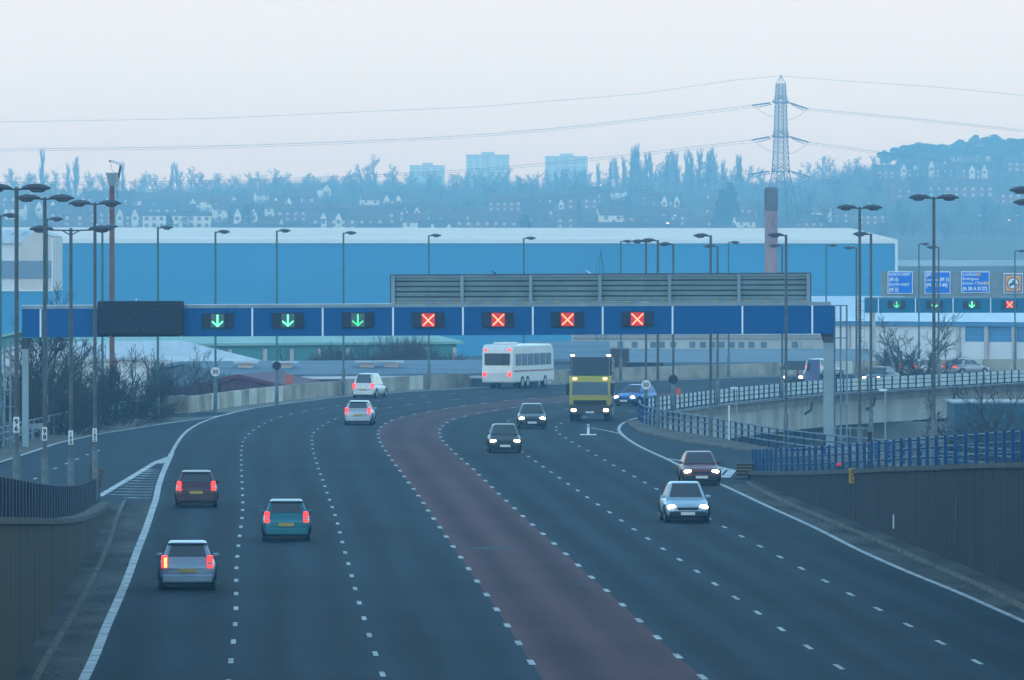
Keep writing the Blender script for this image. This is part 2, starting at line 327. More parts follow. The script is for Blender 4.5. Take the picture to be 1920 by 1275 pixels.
# slab edge below the roadway
mb = MB(); n = len(poly)
vs = [(x, y, -0.02) for x, y in poly] + [(x, y, -7.3) for x, y in poly]
openside = set()
i0 = len(WLp) + 3 + len(railL_px) + len(wallF_px)
for i in range(n):
    j = (i + 1) % n
    if i0 <= i < i0 + len(parB_px) - 2: continue
    mb.f.append((i, j, n + j, n + i))
mb.v = vs; tag(mb.build('embankment', m_concrete2), kind='structure')
mb = MB(); deckp = [tuple(G(x, y).xy) for x, y in parB_px[:-1]]; farp = [tuple(G(x, y).xy) for x, y in wallF_px[6:]]
pp = [Vector((x, y, -0.6)) for x, y in farp + deckp]; mb.add(pp, tessellate_polygon([pp]))
tag(mb.build('road_underside', m_concrete2), kind='structure')
# lane surfaces
def match(pref, path):
    o = []; k = 0
    for i, p in enumerate(pref):
        t = (pref[min(i+2, len(pref)-1)] - pref[max(i-2, 0)]).normalized(); best = None
        for j in range(max(0, k-6), min(len(path), k+60)):
            e = abs((path[j] - p).dot(t)) + 0.02 * (path[j] - p).length
            if best is None or e < best[0]: best = (e, j)
        k = best[1]; o.append(path[k])
    for _ in range(3): o = [o[0]] + [(o[i-1]+o[i]*2+o[i+1])/4 for i in range(1, len(o)-1)] + [o[-1]]
    return o
def lanesheet(name, left, right, nl, m, z):
    ref = left[::2]; o = match(ref, right); mb = MB(); mb.uv = []; s = 0; K = nl
    for i, (a, b) in enumerate(zip(ref, o)):
        if i: s += (ref[i]-ref[i-1]).length
        for k in range(K+1):
            p = a.lerp(b, k/K); mb.v.append((p.x, p.y, z)); mb.uv.append((k*nl/K, s))
    for i in range(len(ref)-1):
        for k in range(K):
            q = i*(K+1)+k; mb.f.append((q, q+1, q+K+2, q+K+1))
    ob = mb.build(name, m); tag(ob, kind='structure'); return ob
lanesheet('road_surface', PL, PC, 3, m_asph, 0.006)
lanesheet('red_lane_surface', PC, PD, 1, m_redlane, 0.007)
lanesheet('road_surface', PD, PR, 3, m_asph, 0.0065)
# markings
def mark(name, fn):
    mb = MB(); fn(mb); tag(mb.build(name, white_paint), kind='structure')
def clip(p, cond): return [q for q in p if cond(q)]
mark('edge_line', lambda m: ribbon(m, clip(PL, lambda q: q.y < 372), 0.25, 0.016))
mark('edge_line', lambda m: ribbon(m, clip(PL, lambda q: q.y >= 370), 0.18, 0.015))
mark('edge_line', lambda m: ribbon(m, PR, 0.19, 0.015))
for k, (p, ww, ph) in enumerate(((PA, .125, 1.5), (PB, .125, 5.2), (PC, .16, 3.1), (PD, .16, 6.5), (PE, .13, 2.2), (PF, .13, 4.4))):
    mark('lane_line', lambda m: dashes(m, p, ww, 0.018, 2.1, 6.9, ph))
slip_px = [(-60,888),(0,866.5),(40,854),(108,831),(181,815),(251,803.6),(326,792),(407,781),(440,774)]
mark('edge_line', lambda m: ribbon(m, gpath(slip_px, 5), 0.2, 0.014))
sd_px = [(-60,985),(0,945),(45,909.5),(62,900),(78,891),(96,881.5),(116,873.5),(153,857.5),(169.5,850.5),(200,840)]
mark('lane_line', lambda m: dashes(m, gpath(sd_px, 6), 0.15, 0.014, 2.0, 6.0, 1))
# gore chevron on the left nose
def gore(m):
    ribbon(m, gpath([(186,931),(240,899),(292,867),(318,857)], 2), 0.30, 0.014)
    pts = [G(294,869.5), G(307,869.5), G(320,856), G(312,857.5)]; m.add([(p.x, p.y, 0.020) for p in pts], [(0,1,2,3)])
    for i, y in enumerate([934.5,928.7,923,917.5,912.5,907.5,902.5,897.5,893,888.8,885.3,882]):
        t = (934.5 - y) / 52.5; xr = 282 + 17 * t; xl = 238 if i == 0 else 203 + (275 - 203) * (934.5 - y) / 50 - 4
        ribbon(m, [G(xl, y - 1).xy, G((xl+xr)/2, y).xy, G(xr, y).xy], 0.42, 0.013)
mark('gore_marking', gore)
def goreR(m):
    ribbon(m, gpath([(1250,860),(1300,868),(1350,876),(1393,886)], 1), 0.22, 0.014)
    for t in (.35,.45,.55,.65,.75,.85):
        a = G(1250+143*t, 861+24*t); b = G(1250+128*t, 860+42*t); ribbon(m, [a.xy, a.xy.lerp(b.xy,.5), b.xy], 0.5, 0.012)
mark('gore_marking', goreR)
mark('merge_line', lambda m: ribbon(m, gpath([(1108,802.5),(1140,808.5),(1168,815)], 0), 0.16, 0.019))
# verges, kerbs, shoulders
def strip(name, A, B, z, m, kind='structure'):
    vs = [(p.x, p.y, z) for p in A] + [(p.x, p.y, z) for p in B]; n = len(A); mb = MB(); mb.add(vs, [(i, i+1, n+i+1, n+i) for i in range(n-1)])
    return tag(mb.build(name, m), kind='structure')
kL = [(68,1275),(88,1236),(125.5,1176),(160.7,1115.7),(188,1060),(208,1012.7),(218,977.6),(236,938)]
kp = near_ext([Vector(v) for v in gpath(kL, 4)]); wl = near_ext(gpath(WB_px, 4))
ref = kp[::3]; strip('roadside_shoulder', match(ref, PL), ref, 0.010, m_shoulder)
m_kerb = mat('kerb_stone', (0.10,0.095,0.082), 0.9, 0.4, 0.8, detail=8)
mb = MB(); wallstrip(mb, kp[::3], 0.0, 0.13, 0.12); tag(mb.build('kerb', m_kerb), kind='structure')
ref2 = kp[::3]; inner = match(ref2, wl); strip('footway', ref2, inner, 0.118, m_shoulder)
kR = [(1920,1143),(1841.7,1103),(1769,1072),(1681,1033),(1604,999),(1515,963),(1440,929),(1398,907)]
kpr = near_ext(gpath(kR, 4)); wr = near_ext(gpath(RB_px, 4)); ref = kpr[::3]
strip('roadside_shoulder', match(ref, PR), ref, 0.010, m_shoulder)
mb = MB(); wallstrip(mb, ref, 0.0, 0.13, 0.12); tag(mb.build('kerb', m_kerb), kind='structure')
strip('footway', ref, match(ref, wr), 0.118, m_shoulder)
sl = gpath(slip_px[:-1], 5); rl = gpath(railL_px, 3)
ref = sl[::3]; strip('verge', ref, match(ref, gpath([(-200,925)]+railL_px+[(420,765)], 3)), 0.012, m_dirt)
vp = [(1175,791),(1178.6,795),(1198.5,810),(1236,820),(1286,830),(1336.6,837.5),(1386.8,843.8),(1437,851),(1560,868),(1800,890)]
ref = gpath(vp, 2)[::2]; strip('verge', ref, match(ref, gpath(railR_px, 2)), 0.10, m_dirt)
mb = MB(); wallstrip(mb, ref, 0.0, 0.115, 0.12); tag(mb.build('kerb', m_kerb), kind='structure')
pb = [G(x, y).xy for x, y in wallF_px]; pe = gpath(wallF_px, 3)
ref = clip(PL, lambda q: q.y > 470)[::3]; strip('verge', ref, match(ref, pe), 0.012, mat('edge_channel', (0.16,0.15,0.135), 0.9, 0.3, 0.5))
# ramps behind the retaining walls
def ramp(name, P, Z, dx):
    n = len(P); mb = MB()
    for p, z in zip(P, Z): mb.v.append((p.x + (0.25 if dx > 0 else -0.25), p.y, z - 0.10))
    for p, z in zip(P, Z): mb.v.append((p.x + dx, p.y, z - 0.10))
    mb.f = [(i, i+1, n+i+1, n+i) for i in range(n-1)]
    tag(mb.build(name, m_asph), kind='structure')
    mb = MB(); q = [Vector((p.x+dx*1.0, p.y)) for p in P]; wallstrip(mb, q, -7.2, [z-0.12 for z in Z], 0.3); tag(mb.build('embankment', m_concrete2), kind='structure')
ramp('slip_road', WLp, WLz, -12); ramp('slip_road', WRp, WRz, 13)
# old joints and patches on the red lane
mj = mat('tar_joint', (0.03,0.03,0.035), 0.8, 0.3, 2)
for (x0,y0,x1,y1,ww) in ((755,852,850,853,.5),(862,1028,958,1029,2.2),(1072,1098,1128,1097,.6),(800,917,905,918,.35)):
    mb = MB(); a, b = G(x0,y0).xy, G(x1,y1).xy; ribbon(mb, [a, a.lerp(b,.5), b], ww, 0.0115); tag(mb.build('road_joint', mj), kind='structure')
# ---------------------------------------------------------------- retaining walls, parapets, rails, bridge
def cum(pts):
    L = [0]
    for a, b in zip(pts, pts[1:]): L.append(L[-1] + (b - a).length)
    return L
def along(pts, L, s):
    for i in range(len(L)-1):
        if L[i+1] >= s or i == len(L)-2:
            t = (s-L[i])/(L[i+1]-L[i]); return pts[i].lerp(pts[i+1], t), (pts[i+1]-pts[i]).normalized(), i, t
def retaining(label, P, Z, m, side):
    t = thing('retaining_wall', label, 'wall', (P[0].x, P[0].y, 0)); off = Vector((-P[0].x, -P[0].y))
    q = [p + off + Vector((side*0.22, 0)) for p in P]
    mb = MB(); wallstrip(mb, q, -0.5, [z - 0.16 for z in Z], 0.44)
    mb.build('wall', m, t)
    mb = MB(); wallstrip(mb, q, [z - 0.158 for z in Z], Z, 0.60); mb.build('coping', mat('coping_concrete', (0.06,0.058,0.055), 0.9, 0.3, 1.0), t)
    return t
tl = retaining('low brown stained concrete retaining wall curving along the left kerb below the navy palisade', WLp, WLz, m_wallL, -1)
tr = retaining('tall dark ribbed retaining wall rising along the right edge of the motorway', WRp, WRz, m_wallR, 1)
# joints on the right wall (real vertical cover strips)
Lr = cum(WRp)
for px in (1540, 1604, 1697, 1795, 1865):
    x, D = None, None
    for i in range(len(WRp)-1):
        for k in range(20):
            p = WRp[i].lerp(WRp[i+1], k/20)
            if abs(CX + F*p.x/p.y - px) < 3: x, D = p.x, p.y; z = WRz[i] + (WRz[i+1]-WRz[i])*k/20
    if x:
        mb = MB(); ox, oy = -WRp[0].x, -WRp[0].y; mb.box(x+ox-0.035, x+ox+0.02, D+oy-0.05, D+oy+0.05, 0.13, z-0.2); mb.build('joint_strip', mat('joint_strip_grey', (0.075,0.07,0.075), 0.8, 0.3, 2), tr)
p = G(1686, 990).xy
def onwall(px, py):          # point on the right wall face seen at this spot
    best = None
    for i in range(len(WRp)-1):
        for k in range(60):
            q = WRp[i].lerp(WRp[i+1], k/60); e = abs(CX + F*q.x/q.y - px)
            if best is None or e < best[0]: best = (e, q)
    q = best[1]; return Vector((q.x - 0.03, q.y, CH - (py-HY)*q.y/F))
a = onwall(1677, 978); mb = MB(); mb.box(-0.02, 0.02, -0.10, 0.10, -0.24, 0.24); o = mb.build('marker_strip', m_plate); o.location = a
tag(o, 'small white vertical marker strip fixed low on the dark right retaining wall', 'marker')
# emergency phone sign
a = onwall(1601, 892); t = thing('phone_sign', 'small yellow phone sign hanging at the top of the dark right wall', 'sign', (a.x - .05, a.y, a.z))
mb = MB(); mb.box(-0.10, 0.12, -0.03, 0.0, -0.28, 0.28); s = mb.build('sign_plate', mat('sign_yellow', (0.45, 0.30, 0.04), 0.5, 0.1, 3), t)
mb = MB(); pts = [Vector((0.045*math.cos(u)+0.03, -0.036, 0.11*math.sin(u)-0.09)) for u in [1.2+ i*0.48 for i in range(8)]]; mb.path(pts, 0.016, 5)
mb.ball((pts[0].x, pts[0].y, pts[0].z), .026, .01, .03, 8, 5); mb.ball((pts[-1].x, pts[-1].y, pts[-1].z), .026, .01, .03, 8, 5); mb.build('handset_symbol', m_black, t)
text('SOS', 0.12, m_black, t, (0.01, -0.034, 0.10), align='CENTER')
# three-rail guard rails
def railing(name, label, px, zb, m, hs=(0.35, 0.70, 1.02), step=2.4, pw=0.09, postm=None):
    P = gpath(px, 4, 1.0); L = cum(P); o = P[0]; t = thing(name, label, 'railing', (o.x, o.y, zb))
    for h in hs:
        mb = MB(); mb.path([(p.x-o.x, p.y-o.y, h) for p in P[::3]] , 0.045, 6); mb.build('rail', m, t)
    s = 0.5
    while s < L[-1]:
        q = along(P, L, s)[0] - o; mb = MB(); mb.box(q.x-pw/2, q.x+pw/2, q.y-0.05, q.y+0.05, -0.02, hs[-1]+0.03); mb.build('post', postm or m, t); s += step
    return t
railing('guard_railing', 'grey three rail guard railing beside the left slip road, before the bushes', railL_px, 0.0, m_rail, step=3.0)
railing('guard_railing', 'blue grey curved three rail guard railing round the right exit, below the concrete flyover', railR_px, 0.1, mat('rail_blue_grey', (0.05,0.10,0.16), 0.5, 0.2, 2), step=2.6, pw=0.12, postm=m_bluepost)
# far concrete parapet wall with panels
P = gpath(wallF_px, 6, 3.0); o = P[0]; L = cum(P)
t = thing('parapet_wall', 'long beige concrete panel parapet along the outer edge of the curving motorway', 'wall', (o.x, o.y, 0))
s = 0; k = 0; m_c2 = mat('pale_panel_concrete', (0.50,0.47,0.41), 0.9, 0.15, 0.5)
while s < L[-1] - 3 and k < 98:
    ln = 3.4 if s < 320 else 6.0
    a = along(P, L, s)[0]-o; b = along(P, L, s+ln-0.04)[0]-o; mid = along(P, L, s+ln/2)[0]-o
    mb = MB(); wallstrip(mb, [a, mid, b], -0.3, 1.06, 0.30); mb.build('wall_panel', m_c2 if R.random() < 0.12 else m_concrete, t); s += ln; k += 1
a = Vector((0,0)); mb = MB(); mb.box(-1.6, -0.05, -0.5, 0.4, -0.2, 1.12); mb.build('end_block', mat('brown_end_block', (0.20,0.165,0.13), 0.9, 0.2, 1), t)
# near bridge parapet: posts and pale infill panels
Pp = gpath(list(reversed(parB_px)), 6, 2.0); o = Pp[0]; L = cum(Pp)
t = thing('bridge_parapet', 'pale panelled parapet with blue posts along the near edge of the flyover at right', 'parapet', (o.x, o.y, 0.06))
m_inf = mat('infill_panel', (0.46,0.48,0.44), 0.6, 0.15, 1.0); s = 0.2; k = 0
zs = [along(Pp, L, s)[0] for s in (0, 1)]
while s < L[-1] - 4 and k < 98:
    st = 2.0 if s < 150 else 3.2
    a = along(Pp, L, s)[0]-o; b = along(Pp, L, s+st)[0]-o; d = (b-a).normalized()
    mb = MB(); mb.box(a.x-0.11, a.x+0.11, a.y-0.11, a.y+0.11, 0, 1.02); mb.build('post', m_bluepost, t)
    mb = MB(); a2 = a + d*0.14; b2 = b - d*0.14
    for z in (0.24, 0.56, 0.86): mb.beam((a2.x, a2.y, z), (b2.x, b2.y, z), 0.06, 0.25)
    mb.build('infill_panel', m_inf, t); s += st; k += 1
# flyover girder
t = thing('flyover', 'concrete flyover deck with deep panelled girder carrying the curve at right', 'bridge', (o.x, o.y, 0))
q = [p - o for p in Pp]; nrm = Vector((0.3, -0.3))
mb = MB(); wallstrip(mb, [p + Vector((0.0, -0.15)) for p in q], -0.62, 0.055, 0.62); mb.build('edge_beam', m_concrete2, t)
gird = mat('girder_concrete', (0.36,0.33,0.31), 0.9, 0.22, 0.5, stretch=(1,1,0.15), detail=8); s = 0
while s < L[-1] - 5:
    a = along(Pp, L, s)[0]-o; b = along(Pp, L, s+6.9)[0]-o; mid = along(Pp, L, s+3.45)[0]-o
    mb = MB(); wallstrip(mb, [a+Vector((0,.5)), mid+Vector((0,.5)), b+Vector((0,.5))], -2.35, -0.63, 0.5); mb.build('girder', gird, t)
    mb = MB(); mb.box(b.x-0.1, b.x+0.45, b.y+0.05, b.y+0.24, -2.3, -0.65); mb.build('stiffener', m_c2, t)
    s += 7.0
for px in (1700, 1830, 1960):
    c = G(px, yat(list(reversed(parB_px)), px)).xy - o
    mb = MB(); mb.box(c.x-0.45, c.x+0.45, c.y+1.2, c.y+2.3, -7.2, -2.36); mb.build('pier', m_c2, t)
mb = MB(); c = G(1640, 733).xy - o; mb.box(c.x-18, c.x+16, c.y+4.5, c.y+5.0, -7.2, -2.4); mb.build('back_wall', m_concrete2, t)
for px, y0, y1, D in ((1507, 762, 792, 502), (1625, 752, 780, 545), (1775, 745, 780, 560)):
    mb = MB(); c = G(px, yat(list(reversed(parB_px)), px)).xy - o + Vector((0, -0.35)); mb.path([(c.x+.6, c.y, -0.4), (c.x+0.5, c.y, -1.0), (c.x-0.3, c.y, -1.5), (c.x-0.3, c.y, -3.0)], 0.09, 6); mb.build('drain_pipe', mat('drain_grey', (0.06,0.065,0.075), 0.6, 0.1, 2), t)
# blue vehicle parapet on the right wall
Lr = cum(WRp); D0 = next(s for s in [i*0.5 for i in range(400)] if along(WRp, Lr, s)[0].y > 185)
t = thing('blue_parapet', 'blue posted steel parapet on top of the dark right retaining wall', 'parapet', (WRp[0].x+0.2, WRp[0].y, 0)); ox = Vector((WRp[0].x, WRp[0].y))
s = D0; pts = []
zat = lambda i, tt: WRz[i] + (WRz[i+1]-WRz[i])*tt
while s < Lr[-1]:
    p, d, i, tt = along(WRp, Lr, s); z = zat(i, tt); q = p - ox; pts.append((q, z))
    mb = MB(); mb.box(q.x-0.058, q.x+0.058, q.y-0.1, q.y+0.1, z, z+0.98)
    for h in (0.3, 0.62, 0.92): mb.box(q.x+0.09, q.x+0.24, q.y-0.06, q.y+0.06, z+h-0.05, z+h)
    mb.build('post', m_bluepost, t); s += 3.0
for h in (0.30, 0.62, 0.93):
    mb = MB(); mb.path([(q.x+0.22, q.y, z+h) for q, z in pts], 0.03, 6); mb.build('rail', mat('dull_rail', (0.05,0.08,0.11), 0.5, 0.2, 2), t)
q = WRp[-1]; t = thing('crash_cushion', 'dark striped crash cushion at the start of the dark right wall', 'crash cushion', (q.x-0.35, q.y-0.8, 0.12))
mb = MB(); mb.box(-0.2, 0.75, -0.9, 0.5, 0, 0.55); mb.build('body', m_trim, t, bevel=0.04)
for h in (0.1, 0.25, 0.4): mb = MB(); mb.box(-0.22, 0.5, -0.94, -0.905, h, h+0.05); mb.build('stripe', mat('stripe_dull', (.16,.13,.06), .7, .3, 4), t)
# palisade along the left wall
Ll = cum(WLp); t = thing('palisade_fence', 'dark navy palisade fence standing on the curved left retaining wall', 'fence', (WLp[0].x-0.3, WLp[0].y, 0)); ox = WLp[0]
zatl = lambda i, tt: WLz[i] + (WLz[i+1]-WLz[i])*tt
s = next(s for s in [i*0.5 for i in range(400)] if along(WLp, Ll, s)[0].y > 128); k = 0; P0 = None; rails = []
pales = MB(); stt = (Ll[-1]-s)/62
while s < Ll[-1]:
    p, d, i, tt = along(WLp, Ll, s); z = zatl(i, tt); q = p - ox; rails.append((q, z))
    mb = MB(); mb.box(q.x-0.10, q.x-0.04, q.y-0.2, q.y+0.2, z, z+0.95); mb.build('pale', m_palisade, t); s += stt
for h in (0.25, 0.8):
    mb = MB(); mb.path([(q.x-0.40, q.y, z+h) for q, z in rails[::3]], 0.03, 5); mb.build('rail', m_palisade, t)
q = Q(180, 905, 285); t = thing('cabinet_sign', 'rusty brown cabinet on a post at the end of the left palisade', 'cabinet', (q.x, q.y, 0.3))
mb = MB(); mb.box(-0.22, -0.08, -0.1, 0.1, 0, 1.55); mb.build('post', mat('rust_brown', (0.06,0.035,0.03), 0.8, 0.3, 4), t)
mb = MB(); mb.ring([[( -0.02,-.2,.6),(0.22,-.2,.6),(0.22,.2,.6),(-0.02,.2,.6)], [(-0.07,-.22,1.35),(0.30,-.22,1.35),(0.30,.22,1.35),(-0.07,.22,1.35)]]); mb.build('box', mat('rust_red', (0.085,0.05,0.042), 0.8, 0.35, 6), t, bevel=0.02)
# ---------------------------------------------------------------- lamp posts
def lamp_head(parent, side, x0, z, sc=1.0):
    L = 0.86*sc; mb = MB(); rings = []
    for u, ry, rt, rb in ((0,.035,.02,.02),(0.06,.10,.06,.05),(0.25,.15,.11,.06),(0.55,.17,.13,.09),(0.8,.12,.09,.07),(0.95,.05,.04,.04),(1.0,.01,.01,.01)):
        rr = []
        for i in range(10):
            a = 2*math.pi*i/10; zz = math.sin(a); rr.append((side*(x0+u*L), math.cos(a)*ry*sc, z+(rt if zz > 0 else rb)*zz*sc + 0.02*math.sin(u*3.1)))
        rings.append(rr)
    mb.ring(rings); h = mb.build('lamp_head', m_lamp, parent, smooth=True)
    mb = MB(); mb.ball((side*(x0+0.55*L), 0, z-0.05*sc), 0.23*sc, .12*sc, 0.085*sc); mb.build('lamp_bowl', m_lampglass, h, smooth=True)
    mb = MB(); mb.tube((side*(x0+0.36*L), 0, z+0.10*sc), (side*(x0+0.36*L), 0, z+0.19*sc), 0.035); mb.build('photocell', m_cellcap, h)
def lamp_post(label, H, heads, m, rb=0.115, rt=0.068, arm=0.12, group=None, wide=False, bh=1.85):
    t = thing('lamp_post', label, 'street lamp', group=group)
    mb = MB(); mb.tube((0,0,0), (0,0,bh), rb, rb, 12); mb.build('base_compartment', m_polebase, t)
    mb = MB(); mb.tube((0,0,bh), (0,0,bh+0.14), rb, rt, 12); mb.tube((0,0,bh+0.14), (0,0,H), rt, rt*0.86, 12)
    mb.build('pole', m, t, smooth=False)
    for s in heads:
        a = arm
        mb = MB(); mb.tube((0,0,H-0.08), (s*(a+0.12),0,H-0.06+(0.03 if not wide else 0.0)), 0.028)
        if wide: mb.tube((0,0,H-0.25), (s*a*0.55,0,H-0.06), 0.022)
        mb.build('bracket', m_lamp, t); lamp_head(t, s, a, H-0.03)
    return t
def pole_number(t, txt, z, h):
    mb = MB(); mb.box(-0.085, 0.085, -0.10, -0.085, z, z+h); pl = mb.build('number_plate', m_plate, t, bevel=0.01)
    n = len(txt); st = h/(n+0.35)
    for i, c in enumerate(txt): text(c, st*1.15, m_black, pl, (0, -0.104, z+h-st*(i+1)-0.02), 'digit', 'CENTER', bold=0.008)
def speed_sign(t, z, face=True):
    mb = MB(); mb.tube((0,-0.12,z), (0,-0.14,z), 0.30, n=24); pl = mb.build('speed_sign', m_plate if face else m_dark, t)
    if face:
        mb = MB()
        for i in range(24):
            a, b = 2*math.pi*i/24, 2*math.pi*(i+1)/24; mb.add([(r*math.cos(q), -0.146, z+r*math.sin(q)) for r in (.235,.285) for q in (a,b)], [(0,1,3,2)])
        text('50', 0.36, m_black, pl, (0, -0.15, z-0.125), 'digits', 'CENTER', bold=0.010)
near_group = 'lamp posts on the near slip roads'
for px, T, s, yb, txt, wide, lab in ((31,351,64.5,970,'96',False,'twin headed lamp post numbered 96, nearest and leftmost, behind the left palisade'),
        (84,370,55.5,963,'98',False,'twin headed lamp post numbered 98 behind the left palisade'),
        (133,428,53,963,'100',True,'shorter wide armed twin lamp post numbered 100 behind the left palisade'),
        (178,380,50,938,'102',False,'twin headed lamp post numbered 102 beside the rusty cabinet')):
    D = F/s; zb = CH-(yb-HY)/s; zt = CH-(T-HY)/s; t = lamp_post(lab, zt-zb, (-1,1), m_pole, arm=0.62 if wide else 0.14, group=near_group, wide=wide)
    t.location = ((px-CX)/s, D, zb)
    yp = {'96':797,'98':814,'100':822,'102':817}[txt]; zp = CH-(yp-HY)/s - zb; pole_number(t, txt, zp-0.22, 0.46 if len(txt)==2 else 0.5)
for px, T, s, zb, lab in ((1612,388,44,0.7,'twin headed lamp post behind the blue parapet, nearer the gantry leg'),
        (1751,369,48.5,1.7,'tall twin headed lamp post behind the blue parapet, crossing the blue destination signs'),
        (1948,355,57,3.1,'twin lamp post just outside the right edge, only its higher left head in view'),
        (1945,378,47,3.0,'twin lamp post just outside the right edge, only its lower left head in view')):
    zt = CH-(T-HY)/s; t = lamp_post(lab, zt-zb, (-1,1), m_pole, group=near_group); t.location = ((px-CX)/s, F/s, zb)
# far row, arm to the right, standing just outside the beige parapet
gF = 'single lamp posts behind the beige parapet'
far = [(1,403,822,15),(88,410,806,16),(192,424,792,16),(296,426,783,0),(404,434,772,0),(519,432,760,0),(644,436,742,0),(804,441,733,0),(982,446,722,0),(1164,452,714,0),(1366,454,708,0),(1549,460,702,0),(1723,457,698,0),(1903,470,697,0)]
where = ['at the very left edge of the picture','just right of the numbered 98 post','close behind the dark message board','rising over the left end of the gantry','with the round 50 sign, over the first green arrow','with a round dark sign back, over the second green arrow','over the third green arrow','over the first red cross','over the second red cross','behind the last two red crosses','just left of the brick chimney','over the blank right gantry panels','behind the first two blue destination signs','over the motorcycle sign']
pr = Proto(lamp_post('x', 11.4, (1,), m_farpole, rb=0.13, rt=0.075, arm=0.10, group=gF))
for i, (px, T, yb, _) in enumerate(far):
    s = (yb-HY)/CH; D = F/s + 1.0; s = F/D; H = CH-(T-HY)/s; lab = 'single headed green lamp post '+where[i]
    if i in (4, 5):
        t = lamp_post(lab, H, (1,), m_farpole, rb=0.13, rt=0.075, arm=0.10, group=gF); t.location = ((px-CX)/s, D, 0)
        speed_sign(t, CH-((697 if i==4 else 686)-HY)/s, i == 4)
    else: pr.put(lab, ((px-CX)/s, D, 0), scale=(1,1,H/11.4))
# near edge row, arm to the left
gN = 'single lamp posts on the near edge of the flyover'
nr = [(1211,452,773,'with the round 50 sign beside the curved railing',1),(1233,450,806,'just right of the 50 sign, foot behind the curved railing',0),(1262,457,775,'carrying a round dark sign back, beside the small orange box',2),(1332,441,823,'tallest of the middle cluster left of the chimney',0),(1345,461,762,'thin one close behind the tall middle post',0),(1473,440,846,'thick one in front of the brick chimney',0),(1466,460,748,'thinner one behind the thick chimney post',0),(1605,464,735,'thin one just left of the twin post by the gantry',0),(1632,438,838,'thick one between the gantry leg and the first blue destination sign',0),(1759,463,727,'thin one beside the tall twin post at the signs',0)]
pr = Proto(lamp_post('x', 11.0, (-1,), m_pole, rb=0.125, rt=0.078, arm=0.10, group=gN))
for px, T, yb, wh, sg in nr:
    s = (yb-HY)/CH; D = F/s; H = CH-(T-HY)/s; lab = 'single headed lamp post '+wh; loc = ((px-CX)/s, D-0.6, 0)
    if sg:
        t = lamp_post(lab, H, (-1,), m_pole, rb=0.125, rt=0.078, arm=0.10, group=gN); t.location = loc; speed_sign(t, CH-((721 if sg == 1 else 711)-HY)/s, sg == 1)
    else: pr.put(lab, loc, scale=(1,1,H/11.0))
for px, yt, yb, D, wh in ((1381,729,850,395,'beside the thin white marker pole'),(1660,733,860,372,'right of the gantry leg')):
    a = Q(px, yb, D); b = Q(px, yt, D); t = thing('footpath_lamp', 'short pale footpath lamp '+wh, 'lamp', a, group='short footpath lamps')
    mb = MB(); mb.tube((0,0,-3), (0,0,b.z-a.z), 0.05, 0.04, 8); mb.build('pole', m_grey, t)
    mb = MB(); mb.ball((-0.12,0,b.z-a.z+0.03), 0.24, .1, .07); mb.build('lamp_head', m_cellcap, t, smooth=True)
a = Q(1367, 830, 394); mb = MB(); mb.tube((0,0,-3),(0,0,2.0),0.04); o = mb.build('marker_pole', m_cellcap); o.location = a; tag(o, 'thin white marker pole left of the short footpath lamp', 'pole')
a = Q(1631, 872, 318); mb = MB(); mb.box(-0.09,0.09,-0.09,0.09,-1,1.45); o = mb.build('brown_post', mat('dark_brown', (0.03,0.024,0.025), 0.8, 0.2, 3)); o.location = a; tag(o, 'short dark brown square post behind the blue parapet', 'post')
# camera mast
a = Q(210, 328, 505); t = thing('camera_mast', 'rusty brown camera mast with a white camera on top, behind the message board', 'mast', (a.x, a.y, -6))
rust = mat('mast_rust', (0.17,0.075,0.055), 0.8, 0.25, 1.5); zt = a.z + 6; sc_ = 505/F
mb = MB(); mb.box(-0.17,0.17,-0.17,0.17,0,zt-0.75); mb.build('pole', rust, t, bevel=0.03)
mb = MB(); mb.ring([[(-.2,-.25,zt-.75),(.2,-.25,zt-.75),(.2,.25,zt-.75),(-.2,.25,zt-.75)],[(-.36,-.3,zt),(.34,-.3,zt),(.34,.3,zt),(-.36,.3,zt)]]); mb.box(-.42,.38,-.33,.33,zt+.003,zt+.15); mb.build('cradle', m_grey, t)
mb = MB(); mb.box(.2,.52,-.2,.2,zt-.85,zt-.2); mb.build('drive_box', mat('box_grey', (0.35,0.38,0.4), 0.5, 0.1, 2), t, bevel=0.02)
mb = MB(); mb.beam((.42,0,zt-.3),(.62,0,zt+.75),.22,.16); mb.build('arm', m_lamp, t)
mb = MB(); mb.beam((-.08,0,zt+.98),(.72,0,zt+.70),.26,.17); c = mb.build('camera', mat('camera_white', (.62,.66,.7), .4, .05, 2), t, bevel=0.03)
mb = MB(); mb.tube((-.20,0,zt+.97),(-.08,0,zt+.93),.07,n=10); mb.build('lens', m_dark, c)
mb = MB(); mb.path([(-.1,.0,zt+.85),(.0,0,zt+.35),(.2,0,zt+.15)], 0.012, 4); mb.path([(.3,-.2,zt-.85),(.42,-.2,zt-1.5),(.3,-.2,zt-1.6)], 0.02, 4); mb.build('cable', m_dark, t)
